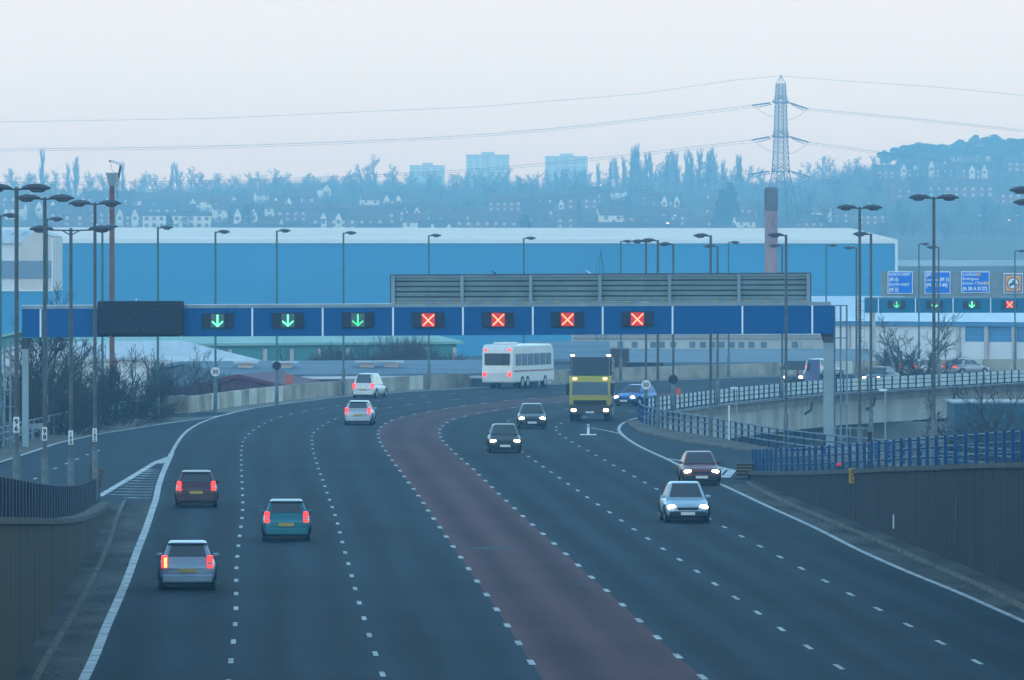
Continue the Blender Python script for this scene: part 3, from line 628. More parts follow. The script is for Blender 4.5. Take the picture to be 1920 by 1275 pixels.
# ---------------------------------------------------------------- main gantry
def led(t, x, z, sc, kind, y=-0.12, dim=False):
    mb = MB(); mb.box(x-0.83*sc, x+0.83*sc, y-0.02, y+0.2, z-0.40*sc, z+0.40*sc); b = mb.build('lane_signal', m_dark, t, bevel=0.02)
    b['label'] = 'lane signal showing a red cross' if kind == 'x' else 'lane signal showing a green down arrow'
    yy = y-0.024; mb = MB(); mb.box(x-.34*sc, x+.34*sc, yy-.008, yy, z-.35*sc, z+.35*sc); mb.build('display', m_redback if kind == 'x' else m_greenback, b)
    mb = MB(); d = 0.046*sc; pts = set()
    if kind == 'x':
        for i in range(-7, 8):
            for o in (0, 1): pts.add((i+o*0.9, i)); pts.add((-i+o*0.9-0.9, i))
        st = 0.038*sc
    else:
        for i in range(-8, 9): pts.add((-.5, i)); pts.add((.5, i))
        for i in range(0, 8):
            for o in (0, 1): pts.add((i+.3, -8+i*0.85+o)); pts.add((-i-.3, -8+i*0.85+o))
        st = 0.036*sc
    for (i, j) in pts: mb.box(x+i*st-d*.42, x+i*st+d*.42, yy-.02, yy-.009, z+j*st-d*.42, z+j*st+d*.42)
    mb.build('cross' if kind == 'x' else 'arrow', m_red if kind == 'x' else (m_greendim if dim else m_green), b)
    mb = MB()
    for sx in (-.58, .58):
        for sz in (-.24, .24): mb.tube((x+sx*sc, yy-.015, z+sz*sc), (x+sx*sc, yy, z+sz*sc), .075*sc, n=10)
    mb.build('lantern', mat('lantern_off', (0.03,0.02,0.035), 0.3, 0.1, 2), b)
s = 36.0; DG = F/s; GX = lambda px: (px-CX)/s
tilt = 7.0/1525
def gz(px, y0): return CH-(y0-(px-40)*tilt-HY)/s
t = thing('sign_gantry', 'long blue overhead gantry spanning all seven lanes, with arrows and red crosses', 'gantry', (0, DG, 0))
divs = [76, 207, 340, 473, 605, 737, 868, 999, 1130, 1261, 1392, 1523]; edges = [40] + divs + [1566]
for a, b in zip(edges, edges[1:]):
    mb = MB(); x0, x1 = GX(a+1.6), GX(b-1.6); vs = []
    for yy in (0.0, 0.35):
        for px, x, y0 in ((a,x0,632.5),(b,x1,632.5),(b,x1,579.5),(a,x0,579.5)): vs.append((x, yy, gz(px, y0)))
    mb.add(vs, [(0,1,2,3),(7,6,5,4),(0,4,5,1),(1,5,6,2),(2,6,7,3),(3,7,4,0)]); mb.build('fascia_panel', m_blue, t)
for a in divs: mb = MB(); mb.box(GX(a)-.045, GX(a)+.045, -0.02, .30, gz(a,632), gz(a,579.8)); mb.build('divider_strip', m_div, t)
mb = MB(); a, b = 40, 1558
mb.beam((GX(a),.3,gz(a,576)),(GX(b),.3,gz(b,576)),.7,.17); mb.build('walkway', m_grey, t)
mb = MB(); mb.beam((GX(a),.05,gz(a,573)),(GX(733),.05,gz(733,573)),.06,.05); mb.build('handrail', m_div, t)
mb = MB(); mb.beam((GX(a),1.0,gz(a,600)),(GX(1545),1.0,gz(1545,600)),.9,1.0); mb.build('box_girder', m_grey, t)
for px in (397, 1208, 115): mb = MB(); mb.box(GX(px)-.28, GX(px)+.28, .1,.5, gz(px,577.5), gz(px,572)); mb.build('junction_box', m_grey, t)
for i, px in enumerate((408, 540, 671)): led(t, GX(px), gz(px,603), 1.0, 'a', dim=(i==2))
for px in (803, 934, 1064, 1195): led(t, GX(px), gz(px,603.5), 1.0, 'x')
# message board
mb = MB(); x0, x1 = GX(183.5), GX(346); z0, z1 = gz(265,630), gz(265,565); mb.box(x0, x1, -0.55, -0.10, z0, z1); vm = mb.build('message_board', mat('board_black', (0.006,0.008,0.013), 0.35, 0.3, 6), t, bevel=0.10)
mb = MB()
for j in range(2):
    for i in range(12): mb.box(x0+.40+i*.313, x0+.69+i*.313, -0.562, -0.552, z0+.30+j*.68, z0+.80+j*.68)
mb.build('character_module', mat('module_dark', (0.010,0.013,0.024), 0.25, 0.3, 30), vm)
mb = MB(); rg = random.Random(12)
for j in range(2):
    for i in range(26):
        if rg.random() < .55: continue
        gx = x0+.42+i*.145; gz_ = z0+.42+j*.68+rg.uniform(-.08,.26); mb.beam((gx, -.566, gz_), (gx+rg.uniform(.03,.16), -.566, gz_+rg.uniform(-.10,.10)), .004, .018)
mb.build('painted_glints', mat('glint_grey', (.16,.15,.15), .5, .5, 20), vm)  # random grey strokes painted as glints off the unlit display
mb = MB()
for sx in (x0+.2, x1-.2):
    for sz in (z0+.2, z1-.2): mb.tube((sx,-.57,sz),(sx,-.55,sz),.09,n=12)
mb.build('lantern', mat('lantern_off', (0.03,0.02,0.03)), vm)
mb = MB(); mb.box(GX(256)-.03,GX(256)+.03,-.4,-.34,z1,z1+.14); mb.build('sensor', m_div, vm)
# back of the big sign
for i, (a, b) in enumerate(zip((734,865,995,1125,1256,1386), (865,995,1125,1256,1386,1520))):
    mb = MB(); xa, xb = GX(a)+.02, GX(b)-.02; zb, zt = gz((a+b)/2, 573), gz((a+b)/2, 520)
    n = 5; hh = (zt-zb-0.12)/n
    for k in range(n): mb.box(xa, xb, .60, .66, zb+.12+k*hh, zb+.12+(k+1)*hh-.075)
    pn = mb.build('sign_back_panel', mat('sign_back_grey', (0.15,0.20,0.20), 0.55, 0.12, 1.2), t)
    mb = MB(); mb.box(xa, xb, .70, .73, zb, zt); mb.build('sign_board', mat('board_shadowed', (.03,.045,.06), .6, .1, 1), pn)  # board coloured dark to stand for the shade between the slats
    mb = MB(); mb.box(xa, xb, .52, .595, zb+.02, zb+.10); mb.box(xa, xb, .52, .60, zt-.08, zt-.02); mb.build('cross_rail', m_grey, pn)
    mb = MB()
    for k in range(4): xx = xa+.25+k*.98; mb.box(xx, xx+.32, .50, .516, zb+.03, zb+.09)
    mb.build('clamp', mat('clamp_yellow', (0.42,0.30,0.12), .6,.1,2), pn)
for px in (737, 866, 995, 1125, 1256, 1386, 1516):
    mb = MB(); mb.box(GX(px)-.085, GX(px)+.085, .40, .50, gz(px,575), gz(px,520)); mb.build('sign_post', m_grey, t)
mb = MB(); mb.box(GX(733)-.06, GX(733)+.0, .45,.9, gz(733,574), gz(733,518.5)); mb.box(GX(1520), GX(1522), .45,.9, gz(1520,574), gz(1520,518.5)); mb.beam((GX(733),.7,gz(733,519)),(GX(1521),.7,gz(1521,519)),.2,.07); mb.build('sign_frame', m_lamp, t)
# legs
colm = mat('column_pale', (0.23,0.30,0.33), 0.5, 0.12, 0.8)
mb = MB(); mb.box(GX(1546), GX(1564), .7, 1.3, -0.3, gz(1555,650)); mb.build('column', colm, t)
mb = MB(); xa = GX(1541); mb.ring([[(GX(1546),.7,gz(1555,650)),(GX(1564),.7,gz(1555,650)),(GX(1564),1.3,gz(1555,650)),(GX(1546),1.3,gz(1555,650))],[(GX(1538),.6,gz(1555,626)),(GX(1564),.6,gz(1555,626)),(GX(1564),1.4,gz(1555,626)),(GX(1538),1.4,gz(1555,626))]]); mb.build('bracket', m_lamp, t)
mb = MB(); mb.box(GX(39), GX(50), 1.0, 1.5, -0.5, gz(45,650)); mb.build('column', colm, t)
mb = MB(); mb.ring([[(GX(39),1.0,gz(45,655)),(GX(50),1.0,gz(45,655)),(GX(50),1.5,gz(45,655)),(GX(39),1.5,gz(45,655))],[(GX(39),.8,gz(45,634)),(GX(58),.8,gz(45,634)),(GX(58),1.5,gz(45,634)),(GX(39),1.5,gz(45,634))]]); mb.build('bracket', m_lamp, t)
mb = MB(); xa, xb = GX(1567), GX(1590); zz = gz(1570,580)
for x in (xa, (xa+xb)/2, xb): mb.tube((x,1.0,.3),(x,1.0,zz),.03,n=5); mb.tube((x,1.9,.3),(x,1.9,zz),.03,n=5)
for k in range(5): z = .6+k*(zz-.6)/4; mb.tube((xa,1.0,z),(xb,1.0,z),.03,n=5); mb.tube((xb,1.0,z),(xb,1.9,z),.03,n=5)
mb.build('ladder_cage', m_rail, t)
mb = MB(); xa, xb = GX(4), GX(27); zz = gz(10,640)
for x in (xa, (xa+xb)/2, xb): mb.tube((x,1.2,-.4),(x,1.2,zz),.035,n=5); mb.tube((x,2.1,-.4),(x,2.1,zz),.03,n=5)
for k in range(7): z = .4+k*(zz-.4)/6; mb.tube((xa,1.2,z),(xb,1.2,z),.03,n=5)
mb.build('ladder_cage', m_rail, t)
mb = MB(); mb.box(GX(1548), GX(1632), .6, 2.2, -0.25, -0.10)
for px in (1567,1578,1595,1612,1630): mb.tube((GX(px),.7,-.1),(GX(px),.7,1.1 if px < 1600 else 1.0),.025,n=5)
mb.box(GX(1550), GX(1625), .66, .72, -0.1, 0.12); mb.beam((GX(1548),.7,1.0),(GX(1630),.7,1.0),.05,.05); mb.beam((GX(1548),.7,.5),(GX(1630),.7,.5),.04,.04); mb.build('access_platform', colm, t)
mb = MB(); mb.box(GX(1555)-1.4, GX(1555)+3.0, .5, 2.6, -7.2, -0.26); mb.build('plinth', m_concrete2, t)
# left grey maintenance frame and barrier end
t = thing('barrier_end', 'grey turned down crash barrier end in the left verge between the 96 and 98 posts', 'barrier', G(62, 826))
mb = MB(); mb.beam((-.6,0,.75),(.55,0,.78),.08,.3); mb.beam((-.6,0,.7),(-1.1,-.6,.0),.08,.28); mb.build('beam', m_grey, t)
mb = MB(); mb.box(-.1,0,.05,.15,0,.7); mb.box(.4,.5,.05,.15,0,.7); mb.build('post', m_grey, t)
# birds on the sign
def bird(px, py, D, lab, m, rz):
    t = thing('bird', lab, 'bird', Q(px, py, D), rz)
    mb = MB(); mb.ring([[ (r*math.cos(a)*.8+ox, y, r*math.sin(a)+z) for a in [2*math.pi*i/8 for i in range(8)]] for y,r,z,ox in ((-.13,.012,.02,0),(-.06,.05,.07,0),(.02,.06,.11,0),(.08,.04,.17,0),(.12,.035,.21,0),(.15,.02,.22,0),(.19,.004,.215,0))]); b = mb.build('body', m, t, smooth=True)
    mb = MB(); mb.box(-.02,.02,-.26,-.12,.0,.015); mb.build('tail', m_black, b)
    mb = MB(); mb.tube((-.02,.02,-.01),(-.02,.02,.07),.006,n=4); mb.tube((.02,.02,-.01),(.02,.02,.07),.006,n=4); mb.build('leg', m_black, b)
bird(928, 516.5, DG+.7, 'dark bird perched on the top edge of the grey sign back, left of centre', m_black, 1.2)
bird(1105, 515.5, DG+.7, 'white and grey bird perched on top of the sign back near the green mast', m_plate, 1.5)
# ---------------------------------------------------------------- second gantry
s2 = 20.6; D2 = F/s2; X2 = lambda px: (px-CX)/s2; Z2 = lambda y: CH-(y-HY)/s2
t = thing('sign_gantry', 'distant blue gantry at right with destination signs above small arrows', 'gantry', (0, D2, 0))
m_blue2 = mat('gantry_blue_far', (0.0, 0.12, 0.24), 0.7, 0.05, 0.5)
e = [1621, 1647, 1716.5, 1787, 1857.5, 1928, 2000, 2070, 2141]
for a, b in zip(e, e[1:]): mb = MB(); mb.box(X2(a+.8), X2(b-.8), 0, .3, Z2(586.5), Z2(559)); mb.build('fascia_panel', m_blue2, t)
for a in e[1:-1]: mb = MB(); mb.box(X2(a)-.045, X2(a)+.045, -.02,.28, Z2(586.5), Z2(559)); mb.build('divider_strip', m_div, t)
for px, k in ((1681,'a'),(1752,'a'),(1822,'a'),(1893,'x'),(1964,'x'),(2035,'x')): led(t, X2(px), Z2(571), .92, k, dim=(px==1681))
mb = MB(); mb.box(X2(1652), X2(2120), .5, .6, Z2(556), Z2(509)); mb.build('sign_backboard', mat('backboard_grey', (0.20,0.25,0.27), .6, .1, 1), t)
mb = MB(); mb.beam((X2(1622),.3,Z2(557.8)),(X2(2140),.3,Z2(557.8)),.6,.10); mb.build('walkway', m_grey, t)
mb = MB(); mb.box(X2(1634), X2(1641.5), .3, .9, -7, Z2(587)); mb.build('column', mat('column_cream', (.42,.40,.37), .7, .1, 1), t)
mb = MB(); mb.box(X2(2100), X2(2108), .3, .9, -7, Z2(587)); mb.build('column', mat('column_cream', (.42,.40,.37)), t)
mb = MB()
for x in (1608,1615,1621): mb.tube((X2(x),.5,-3),(X2(x),.5,Z2(560)),.03,n=5)
for k in range(6): mb.tube((X2(1608),.5,Z2(650-k*17)),(X2(1621),.5,Z2(650-k*17)),.03,n=5)
mb.build('ladder_cage', m_rail, t)
m_sb = mat('sign_blue', (0.002,0.14,0.58), .4, .05, .5, emit=(0.0,0.10,0.42), es=0.12)  # faint emission added to brighten the blue faces, not a lamp
m_sw = mat('sign_white', (.75,.8,.85), .4, .03, .5)
def dest(x0, x1, y0, y1, lines, nm):
    mb = MB(); mb.box(X2(x0), X2(x1), .30, .36, Z2(y1), Z2(y0)); b = mb.build('destination_sign', m_sw, t, bevel=.05); b['label'] = nm
    mb = MB(); mb.box(X2(x0)+.07, X2(x1)-.07, .285, .299, Z2(y1)+.07, Z2(y0)-.07); mb.build('face', m_sb, b)
    for (tx, size, x, y, bd, sx) in lines: text(tx, size, m_sw, b, (X2(x), .275, Z2(y)), 'lettering', 'LEFT', bold=bd, sx=sx)
    return b
dest(1664.5, 1712, 509, 551, [('NORTH WEST', .34, 1666.6, 517, .008, .90),('(M 6)', .46, 1667.2, 527, .016, .85),('SOUTH WEST', .34, 1666.6, 536, .008, .90),('(M 5)', .46, 1667.2, 546.2, .016, .85)], 'blue destination sign reading NORTH WEST (M 6) SOUTH WEST (M 5)')
dest(1734, 1782.5, 509, 551, [('(M 6)', .46, 1736.6, 518, .016, .85),('London', .33, 1737, 526.7, .006, 1.05),('(M 1)', .46, 1762, 527, .016, .85),('(M 42 M 40)', .46, 1736.6, 537.5, .016, .85)], 'blue destination sign reading London (M 1) and (M 42 M 40)')
b = dest(1802.5, 1856, 509, 549.5, [('Lichfield', .36, 1805, 516.8, .006, 1.08),('Erdington', .36, 1805, 525, .006, 1.05),('Sutton C\'field', .36, 1805, 533.3, .006, 1.05),('(A 38 A 5127)', .46, 1805, 544.2, .016, .85)], 'blue destination sign reading Lichfield, Erdington, Sutton C\'field (A 38 A 5127)')
mo = mat('sign_orange', (.72,.36,.12), .5, .05, 1)
for x, y in ((1835.5, 514.7),(1851, 531)): mb = MB(); mb.box(X2(x-3), X2(x+3), .27, .284, Z2(y+3), Z2(y-3)); mb.build('orange_patch', mo, b, bevel=.02)
mb = MB(); mb.box(X2(1882), X2(1918.5), .30,.36, Z2(550), Z2(512.5)); b = mb.build('motorcycle_sign', m_sw, t, bevel=.05); b['label'] = 'square orange sign with a motorcycle in a red ring'
mb = MB(); mb.box(X2(1882)+.08, X2(1918.5)-.08, .285,.299, Z2(550)+.08, Z2(512.5)-.08); mb.build('border', mat('border_blue', (.02,.07,.3), .5,.05,1), b)
mb = MB(); mb.box(X2(1882)+.18, X2(1918.5)-.18, .275,.284, Z2(550)+.18, Z2(512.5)-.18); mb.build('face', mo, b)
cx, cz = X2(1900), Z2(531.5)
mb = MB(); mb.tube((cx,.274,cz),(cx,.268,cz),.56,n=28); mb.build('ring', mat('ring_red', (.35,.03,.08), .5,.05,1), b)
mb = MB(); mb.tube((cx,.267,cz),(cx,.262,cz),.46,n=28); mb.build('ring_centre', m_sw, b)
mb = MB(); k_ = mat('symbol_black', (.01,.02,.03), .5,.05,1)
for sx in (-.24,.24): mb.tube((cx+sx,.261,cz-.13),(cx+sx,.255,cz-.13),.13,n=14)
mb.beam((cx-.24,.258,cz-.08),(cx+.2,.258,cz+.0),.006,.16); mb.beam((cx-.08,.258,cz+.02),(cx+.02,.258,cz+.22),.006,.13); mb.tube((cx+.04,.261,cz+.26),(cx+.04,.255,cz+.26),.065,n=12); mb.beam((cx+.0,.258,cz+.16),(cx+.18,.258,cz+.06),.006,.05); mb.beam((cx+.15,.258,cz+.1),(cx+.26,.258,cz-.13),.006,.05)
mb.build('motorcycle_symbol', k_, b)
# small roadside things
t = thing('marker_post', 'small white marker post with flat foot standing in the right carriageway merge', 'bollard', G(1103, 816))
mb = MB(); mb.tube((0,0,.03),(0,0,.62),.075,.065,10); mb.build('post', m_cellcap, t)
mb = MB(); mb.box(-.45,.45,-.7,.7,0.02,.045); mb.build('foot', m_plate, t)
mb = MB(); mb.tube((0,0,.45),(0,0,.56),.079,.079,10); mb.build('band', m_grey, t)
for px, py, z, lab in ((1270,737,0.35,'small orange emergency box beside the flyover parapet at the round dark sign'),(542,712,1.1,'small orange red emergency box on the beige parapet, right of the dark sign back')):
    g = G(px, 770 if px > 1000 else 750); g = Q(px, py, g.y + (1.0 if px > 1000 else -0.4)); t = thing('emergency_box', lab, 'emergency box', g)
    mb = MB(); mb.box(-.22,.22,-.15,.15,-.3,.35); mb.build('box', mat('box_orange', (.45,.09,.05), .5,.1,2), t, bevel=.03)
    mb = MB(); mb.box(-.05,.05,-.05,.05,-1.2,-.31); mb.build('post', m_grey, t)
g = onwall(1567, 873); t = thing('warning_lamp', 'small round red lamp sitting on the coping of the dark right wall', 'lamp', (g.x+.2, g.y, g.z-.04))
mb = MB(); mb.box(-.12,.12,-.1,.1,-.1,.02); mb.build('foot', m_trim, t)
mb = MB(); mb.ball((0,0,.08),.15,.12,.08); mb.build('lens', mat('lens_red', (.5,.02,.04), .4,.05,2, emit=(1,.05,.05), es=.25), t, smooth=True)
for px, py, lab in ((1518,722,'thin white post standing on the carriageway behind the flyover parapet'),):
    g = G(px, py); mb = MB(); mb.tube((0,0,0),(0,0,.6),.07,n=8); mb.box(-.2,.2,-.2,.2,0.01,.04); o = mb.build('marker_post', m_plate); o.location = g; tag(o, lab, 'bollard')
lit = Random = random.Random(3)
for i, (px, py, lab) in enumerate(((112,967,'crumpled white plastic litter on the left wall behind the palisade'),(153,963,'small white bag snagged beside the numbered 100 post'),(281,777.5,'white plastic debris lying by the left guard railing'))):
    D = 262 if i < 2 else G(px, py).y; z = Q(px, py, D); mb = MB(); mb.ball((0,0,0),.22,.16,.12,7,5)
    mb.v = [(x*lit.uniform(.5,1.3), y*lit.uniform(.5,1.2), z_*lit.uniform(.5,1.6)) for x,y,z_ in mb.v]; o = mb.build('litter', m_plate); o.location = z; tag(o, lab, 'litter')
# ---------------------------------------------------------------- vehicles (forward is +Y, origin on the ground under the middle)
def body_loft(mb, st):
    rings = []
    for y, zb, zt, hw, crown in st:
        h = zt - zb
        half = [(hw*.80, zb), (hw*.96, zb+h*.12), (hw, zb+h*.42), (hw*.985, zb+h*.70), (hw*.93, zt-h*.08), (hw*.80, zt), (hw*.4, zt+crown*.8)]
        r = [(x, y, z) for x, z in half] + [(0, y, zt+crown)] + [(-x, y, z) for x, z in reversed(half)]
        rings.append(r)
    return mb.ring(rings)
def pane(mb, q, u0, u1, v0, v1, off):
    a, b, c, d = [Vector(p) for p in q]     # a-b bottom edge, d-c top edge
    n = (b-a).cross(d-a).normalized()
    f = lambda u, v: (a.lerp(b, u)).lerp(d.lerp(c, u), v) + n*off
    fr = [f(u0,v0), f(u1,v0), f(u1,v1), f(u0,v1)]; bk = [p - n*0.012 for p in fr]
    mb.add(fr+bk, [(0,1,2,3),(7,6,5,4),(0,4,5,1),(1,5,6,2),(2,6,7,3),(3,7,4,0)])
def wheel(t, x, y, r=0.31, w_=0.2):
    s = 1 if x > 0 else -1; mb = MB(); mb.tube((x-s*w_, y, r), (x, y, r), r, n=18); wh = mb.build('wheel', m_tyre, t, bevel=0.02)
    mb = MB(); mb.tube((x-s*.02, y, r), (x+s*.012, y, r), r*.64, r*.56, n=14); mb.build('rim', m_rim, wh)
    mb = MB(); mb.tube((x-s*.1, y, r), (x+s*.006, y, r), r*.12, n=8); mb.build('hub', m_trim, wh)
def car(label, paint, kind='hatch', lit='front', L=4.0, W=0.84, H=1.45, brake=False, nopl=False):
    t = thing('car', label, 'car'); h = L/2; mb = MB()
    tail = {'hatch':0.10,'saloon':0.10,'estate':0.08,'suv':0.08}[kind]; bz = 0.92 if kind != 'suv' else 1.05
    rear = 0.98 if kind in ('hatch','estate') else (1.0 if kind == 'saloon' else 1.12)
    st = [(-h, .34, rear-.30, W*.80, .0), (-h+.06, .26, rear-.10, W*.92, .01), (-h+.25, .22, rear-.02, W*.985, .02), (-h+.8, .22, rear, W, .02), (0, .2, bz+.02, W, .02),
          (h-1.35, .2, bz, W, .03), (h-.8, .2, bz-.08, W*.99, .035), (h-.35, .22, bz-.17, W*.95, .03), (h-.08, .27, bz-.27, W*.86, .02), (h, .34, bz-.40, W*.76, .0)]
    body_loft(mb, st); b = mb.build('body', paint, t, smooth=True, sub=1)
    # cabin
    yb0 = -h+(.16 if kind != 'saloon' else .75); yb1 = h-1.12; yt0 = -h+{'hatch':.55,'saloon':1.25,'estate':.35,'suv':.45}[kind]; yt1 = h-1.85
    wb, wt = W*.90, W*.66; zb, zt = bz-.03, H
    B = [(-wb,yb0,zb),(wb,yb0,zb),(wb*.97,yb1,zb-.02),(-wb*.97,yb1,zb-.02)]; T = [(-wt,yt0,zt-.04),(wt,yt0,zt-.04),(wt*.95,yt1,zt-.03),(-wt*.95,yt1,zt-.03)]
    mb = MB(); mb.v = []; mid = [(-wt*.98,(yt0+yt1)/2,zt),(wt*.98,(yt0+yt1)/2,zt)]
    mb.add(B+T+mid, [(0,1,5,4),(2,3,7,6),(1,2,6,9,5),(3,0,4,8,7),(4,5,9,8),(8,9,6,7),(3,2,1,0)])
    mb.build('cabin', paint, t, bevel=0.07)
    for nm, q, us in (('rear_window', (B[0],B[1],T[1],T[0]), (.10,.90,.22,.90)), ('windscreen', (B[2],B[3],T[3],T[2]), (.07,.93,.12,.93))):
        mb = MB(); pane(mb, q, *us, 0.012); mb.build(nm, m_glass, t)
    for q in ((B[1],B[2],T[2],T[1]), (B[3],B[0],T[0],T[3])):
        for u0, u1 in ((.10,.46),(.50,.90)):
            if q[0] == B[3]: u0, u1 = 1-u1, 1-u0
            mb = MB(); pane(mb, q, u0, u1, .18, .86, 0.012); mb.build('side_window', m_glass, t)
    # trim
    mb = MB(); mb.box(-W*.82, W*.82, -h+.12, h-.15, .13, .30); mb.build('underbody', m_trim, t)
    mb = MB(); mb.box(-W*.88, W*.88, -h-.03, -h+.10, .24, .50); mb.build('rear_bumper', paint, t, bevel=.05)
    mb = MB(); mb.box(-W*.80, W*.80, h-.10, h+.03, .24, .46); mb.build('front_bumper', m_trim, t, bevel=.05)
    mb = MB(); mb.box(-W*.45, W*.45, h-.12, h+.012, .50, .60); mb.build('grille', m_trim, t)
    for s in (-1, 1):
        mb = MB()
        if kind in ('hatch','estate','suv'): mb.box(s*W*.80-.085, s*W*.80+.085, -h-.015, -h+.22, rear-.30, rear+.06)
        else: mb.box(s*W*.70-.16, s*W*.70+.16, -h-.02, -h+.2, rear-.33, rear-.15)
        tl_ = mb.build('tail_light', m_tail if lit == 'rear' else mat('tail_off', (.2,.01,.01), .3), t, bevel=.02)
        if kind != 'saloon':
            mb = MB(); mb.box(s*W*.80-.075, s*W*.80+.075, -h-.025, -h-.012, rear-.20, rear-.13); mb.build('reversing_lens', mat('clear_lens', (.5,.3,.3), .3), tl_)
        mb = MB(); mb.ball((s*W*.70, h-.13, bz-.31), .17, .10, .085); mb.build('headlight', m_head if lit == 'front' else m_cellcap, t, smooth=True)
        mb = MB(); xa, xb = sorted((s*(W-.10), s*(W+.09))); mb.box(xa, xb, yb1-.34, yb1-.24, bz-.01, bz+.10); mb.build('mirror', paint, t, bevel=.03)
        wheel(t, s*(W-.01), h-.78); wheel(t, s*(W-.01), -h+.72)
        for y in (h-.78, -h+.72):
            mb = MB(); pts = [(s*(W*1.0), y+.37*math.cos(a), .31+.37*math.sin(a)) for a in [math.pi*i/10 for i in range(11)]]; mb.path(pts, .03, 5); mb.build('wheel_arch', m_trim, t)
    if brake: mb = MB(); mb.box(-W*.80-.005, -W*.80+.075, -h-.025, -h-.014, rear-.28, rear+.0); o = mb.build('indicator', m_brake, t); o['label'] = 'bright orange lamp on the left tail light'
    mb = MB(); mb.box(-W*.66,W*.66,-h-.008,-h+.02,rear-.335,rear-.32); mb.box(-W*.70,W*.70,yt0-.10,yt0+.06,H-.10,H-.06); mb.build('tailgate_trim', m_trim, t)
    mb = MB(); mb.box(-.26,.26,-h-.036,-h-.028,.55,.66) if not nopl else mb.box(-.26,.26,-h-.036,-h-.028,.40,.50); mb.build('number_plate', m_yplate, t)
    mb = MB(); mb.box(-.26,.26,h+.032,h+.04,.32,.43); mb.build('number_plate', m_wplate, t)
    return t
def paintm(name, c, met=0.3): return mat(name, c, 0.28, 0.06, 2.0, metal=met, spec=0.6)
def place(t, px, py, a, b):
    A, B_ = G(*a), G(*b); d = (B_-A); t.location = G(px, py); t.rotation_euler = (0,0,math.atan2(-d.x, d.y)); return t
def fwd(t, back):   # shift so that the given end sits on the placed point
    d = Vector((0, back, 0)); d.rotate(t.rotation_euler); t.location += d; return t
fwd(place(car('dark red hatchback with lit tail lights, upper of the two left lane cars', paintm('dark_red_paint', (.05,.008,.014)), lit='rear'), 368, 952, (363,990), (378,900)), 1.9)
fwd(place(car('silver hatchback with a bright orange indicator, nearest car in the left lane', paintm('silver_paint', (.20,.24,.30)), lit='rear', brake=True), 351, 1108, (340,1150), (362,1020)), 1.9)
fwd(place(car('teal hatchback seen from behind in the second lane', paintm('teal_paint', (.004,.12,.15)), lit='rear', L=4.1), 537, 1016, (540,1050), (530,930)), 1.9)
fwd(place(car('silver estate car curving away in the third lane, seen from behind', paintm('pale_silver_paint', (.36,.42,.46)), 'estate', lit='rear', L=4.3), 672, 797, (664,800), (704,786)), 1.6)
place(car('dark hatchback with lit headlights behind the nearer dark car', paintm('charcoal_paint', (.022,.032,.042)), lit='front'), 997, 803, (984,792), (996,812))
place(car('nearly black hatchback with lit headlights beside the red lane', paintm('black_green_paint', (.010,.022,.026)), lit='front'), 945, 848, (925,828), (962,862))
place(car('dark red saloon with lit headlights in the outermost right lane', paintm('maroon_paint', (.12,.012,.022)), 'saloon', lit='front', L=4.3), 1310, 908, (1250,880), (1370,938))
place(car('pale silver blue saloon with lit headlights coming along the right carriageway', paintm('light_blue_paint', (.26,.37,.46)), 'saloon', lit='front', L=4.3, H=1.5), 1283, 978, (1230,945), (1350,1012))
place(car('blue car with lit headlights half hidden beside the yellow truck and 50 sign', paintm('mid_blue_paint', (.02,.12,.34)), 'hatch', lit='front'), 1192, 761, (1262,759), (1150,764))
place(car('white estate car passing side on along the beige parapet', paintm('white_paint', (.55,.57,.58), 0), 'estate', lit='rear', L=4.6, H=1.75), 694, 745.5, (640,751), (760,741))
place(car('white estate car beyond the gantry leg against the beige parapet', paintm('off_white_paint', (.6,.62,.64), 0), 'estate', lit='rear', L=4.6, H=1.6), 1545, 708, (1500,706.5), (1620,703))
place(car('silver saloon with red tail lights near the right edge on the flyover', paintm('pinkish_silver_paint', (.34,.31,.33)), 'saloon', lit='rear', L=4.4), 1812, 704, (1760,702), (1880,700))
place(car('pale beige hatchback on the flyover under the bare tree', paintm('beige_paint', (.42,.36,.32)), 'hatch', lit='rear', L=4.2), 1722, 706, (1680,705), (1780,702))
place(car('dark car with lit headlights peeping over the flyover parapet', paintm('navy_paint', (.02,.035,.07)), 'saloon', lit='front', L=4.3), 1652, 722, (1740,719), (1620,724))
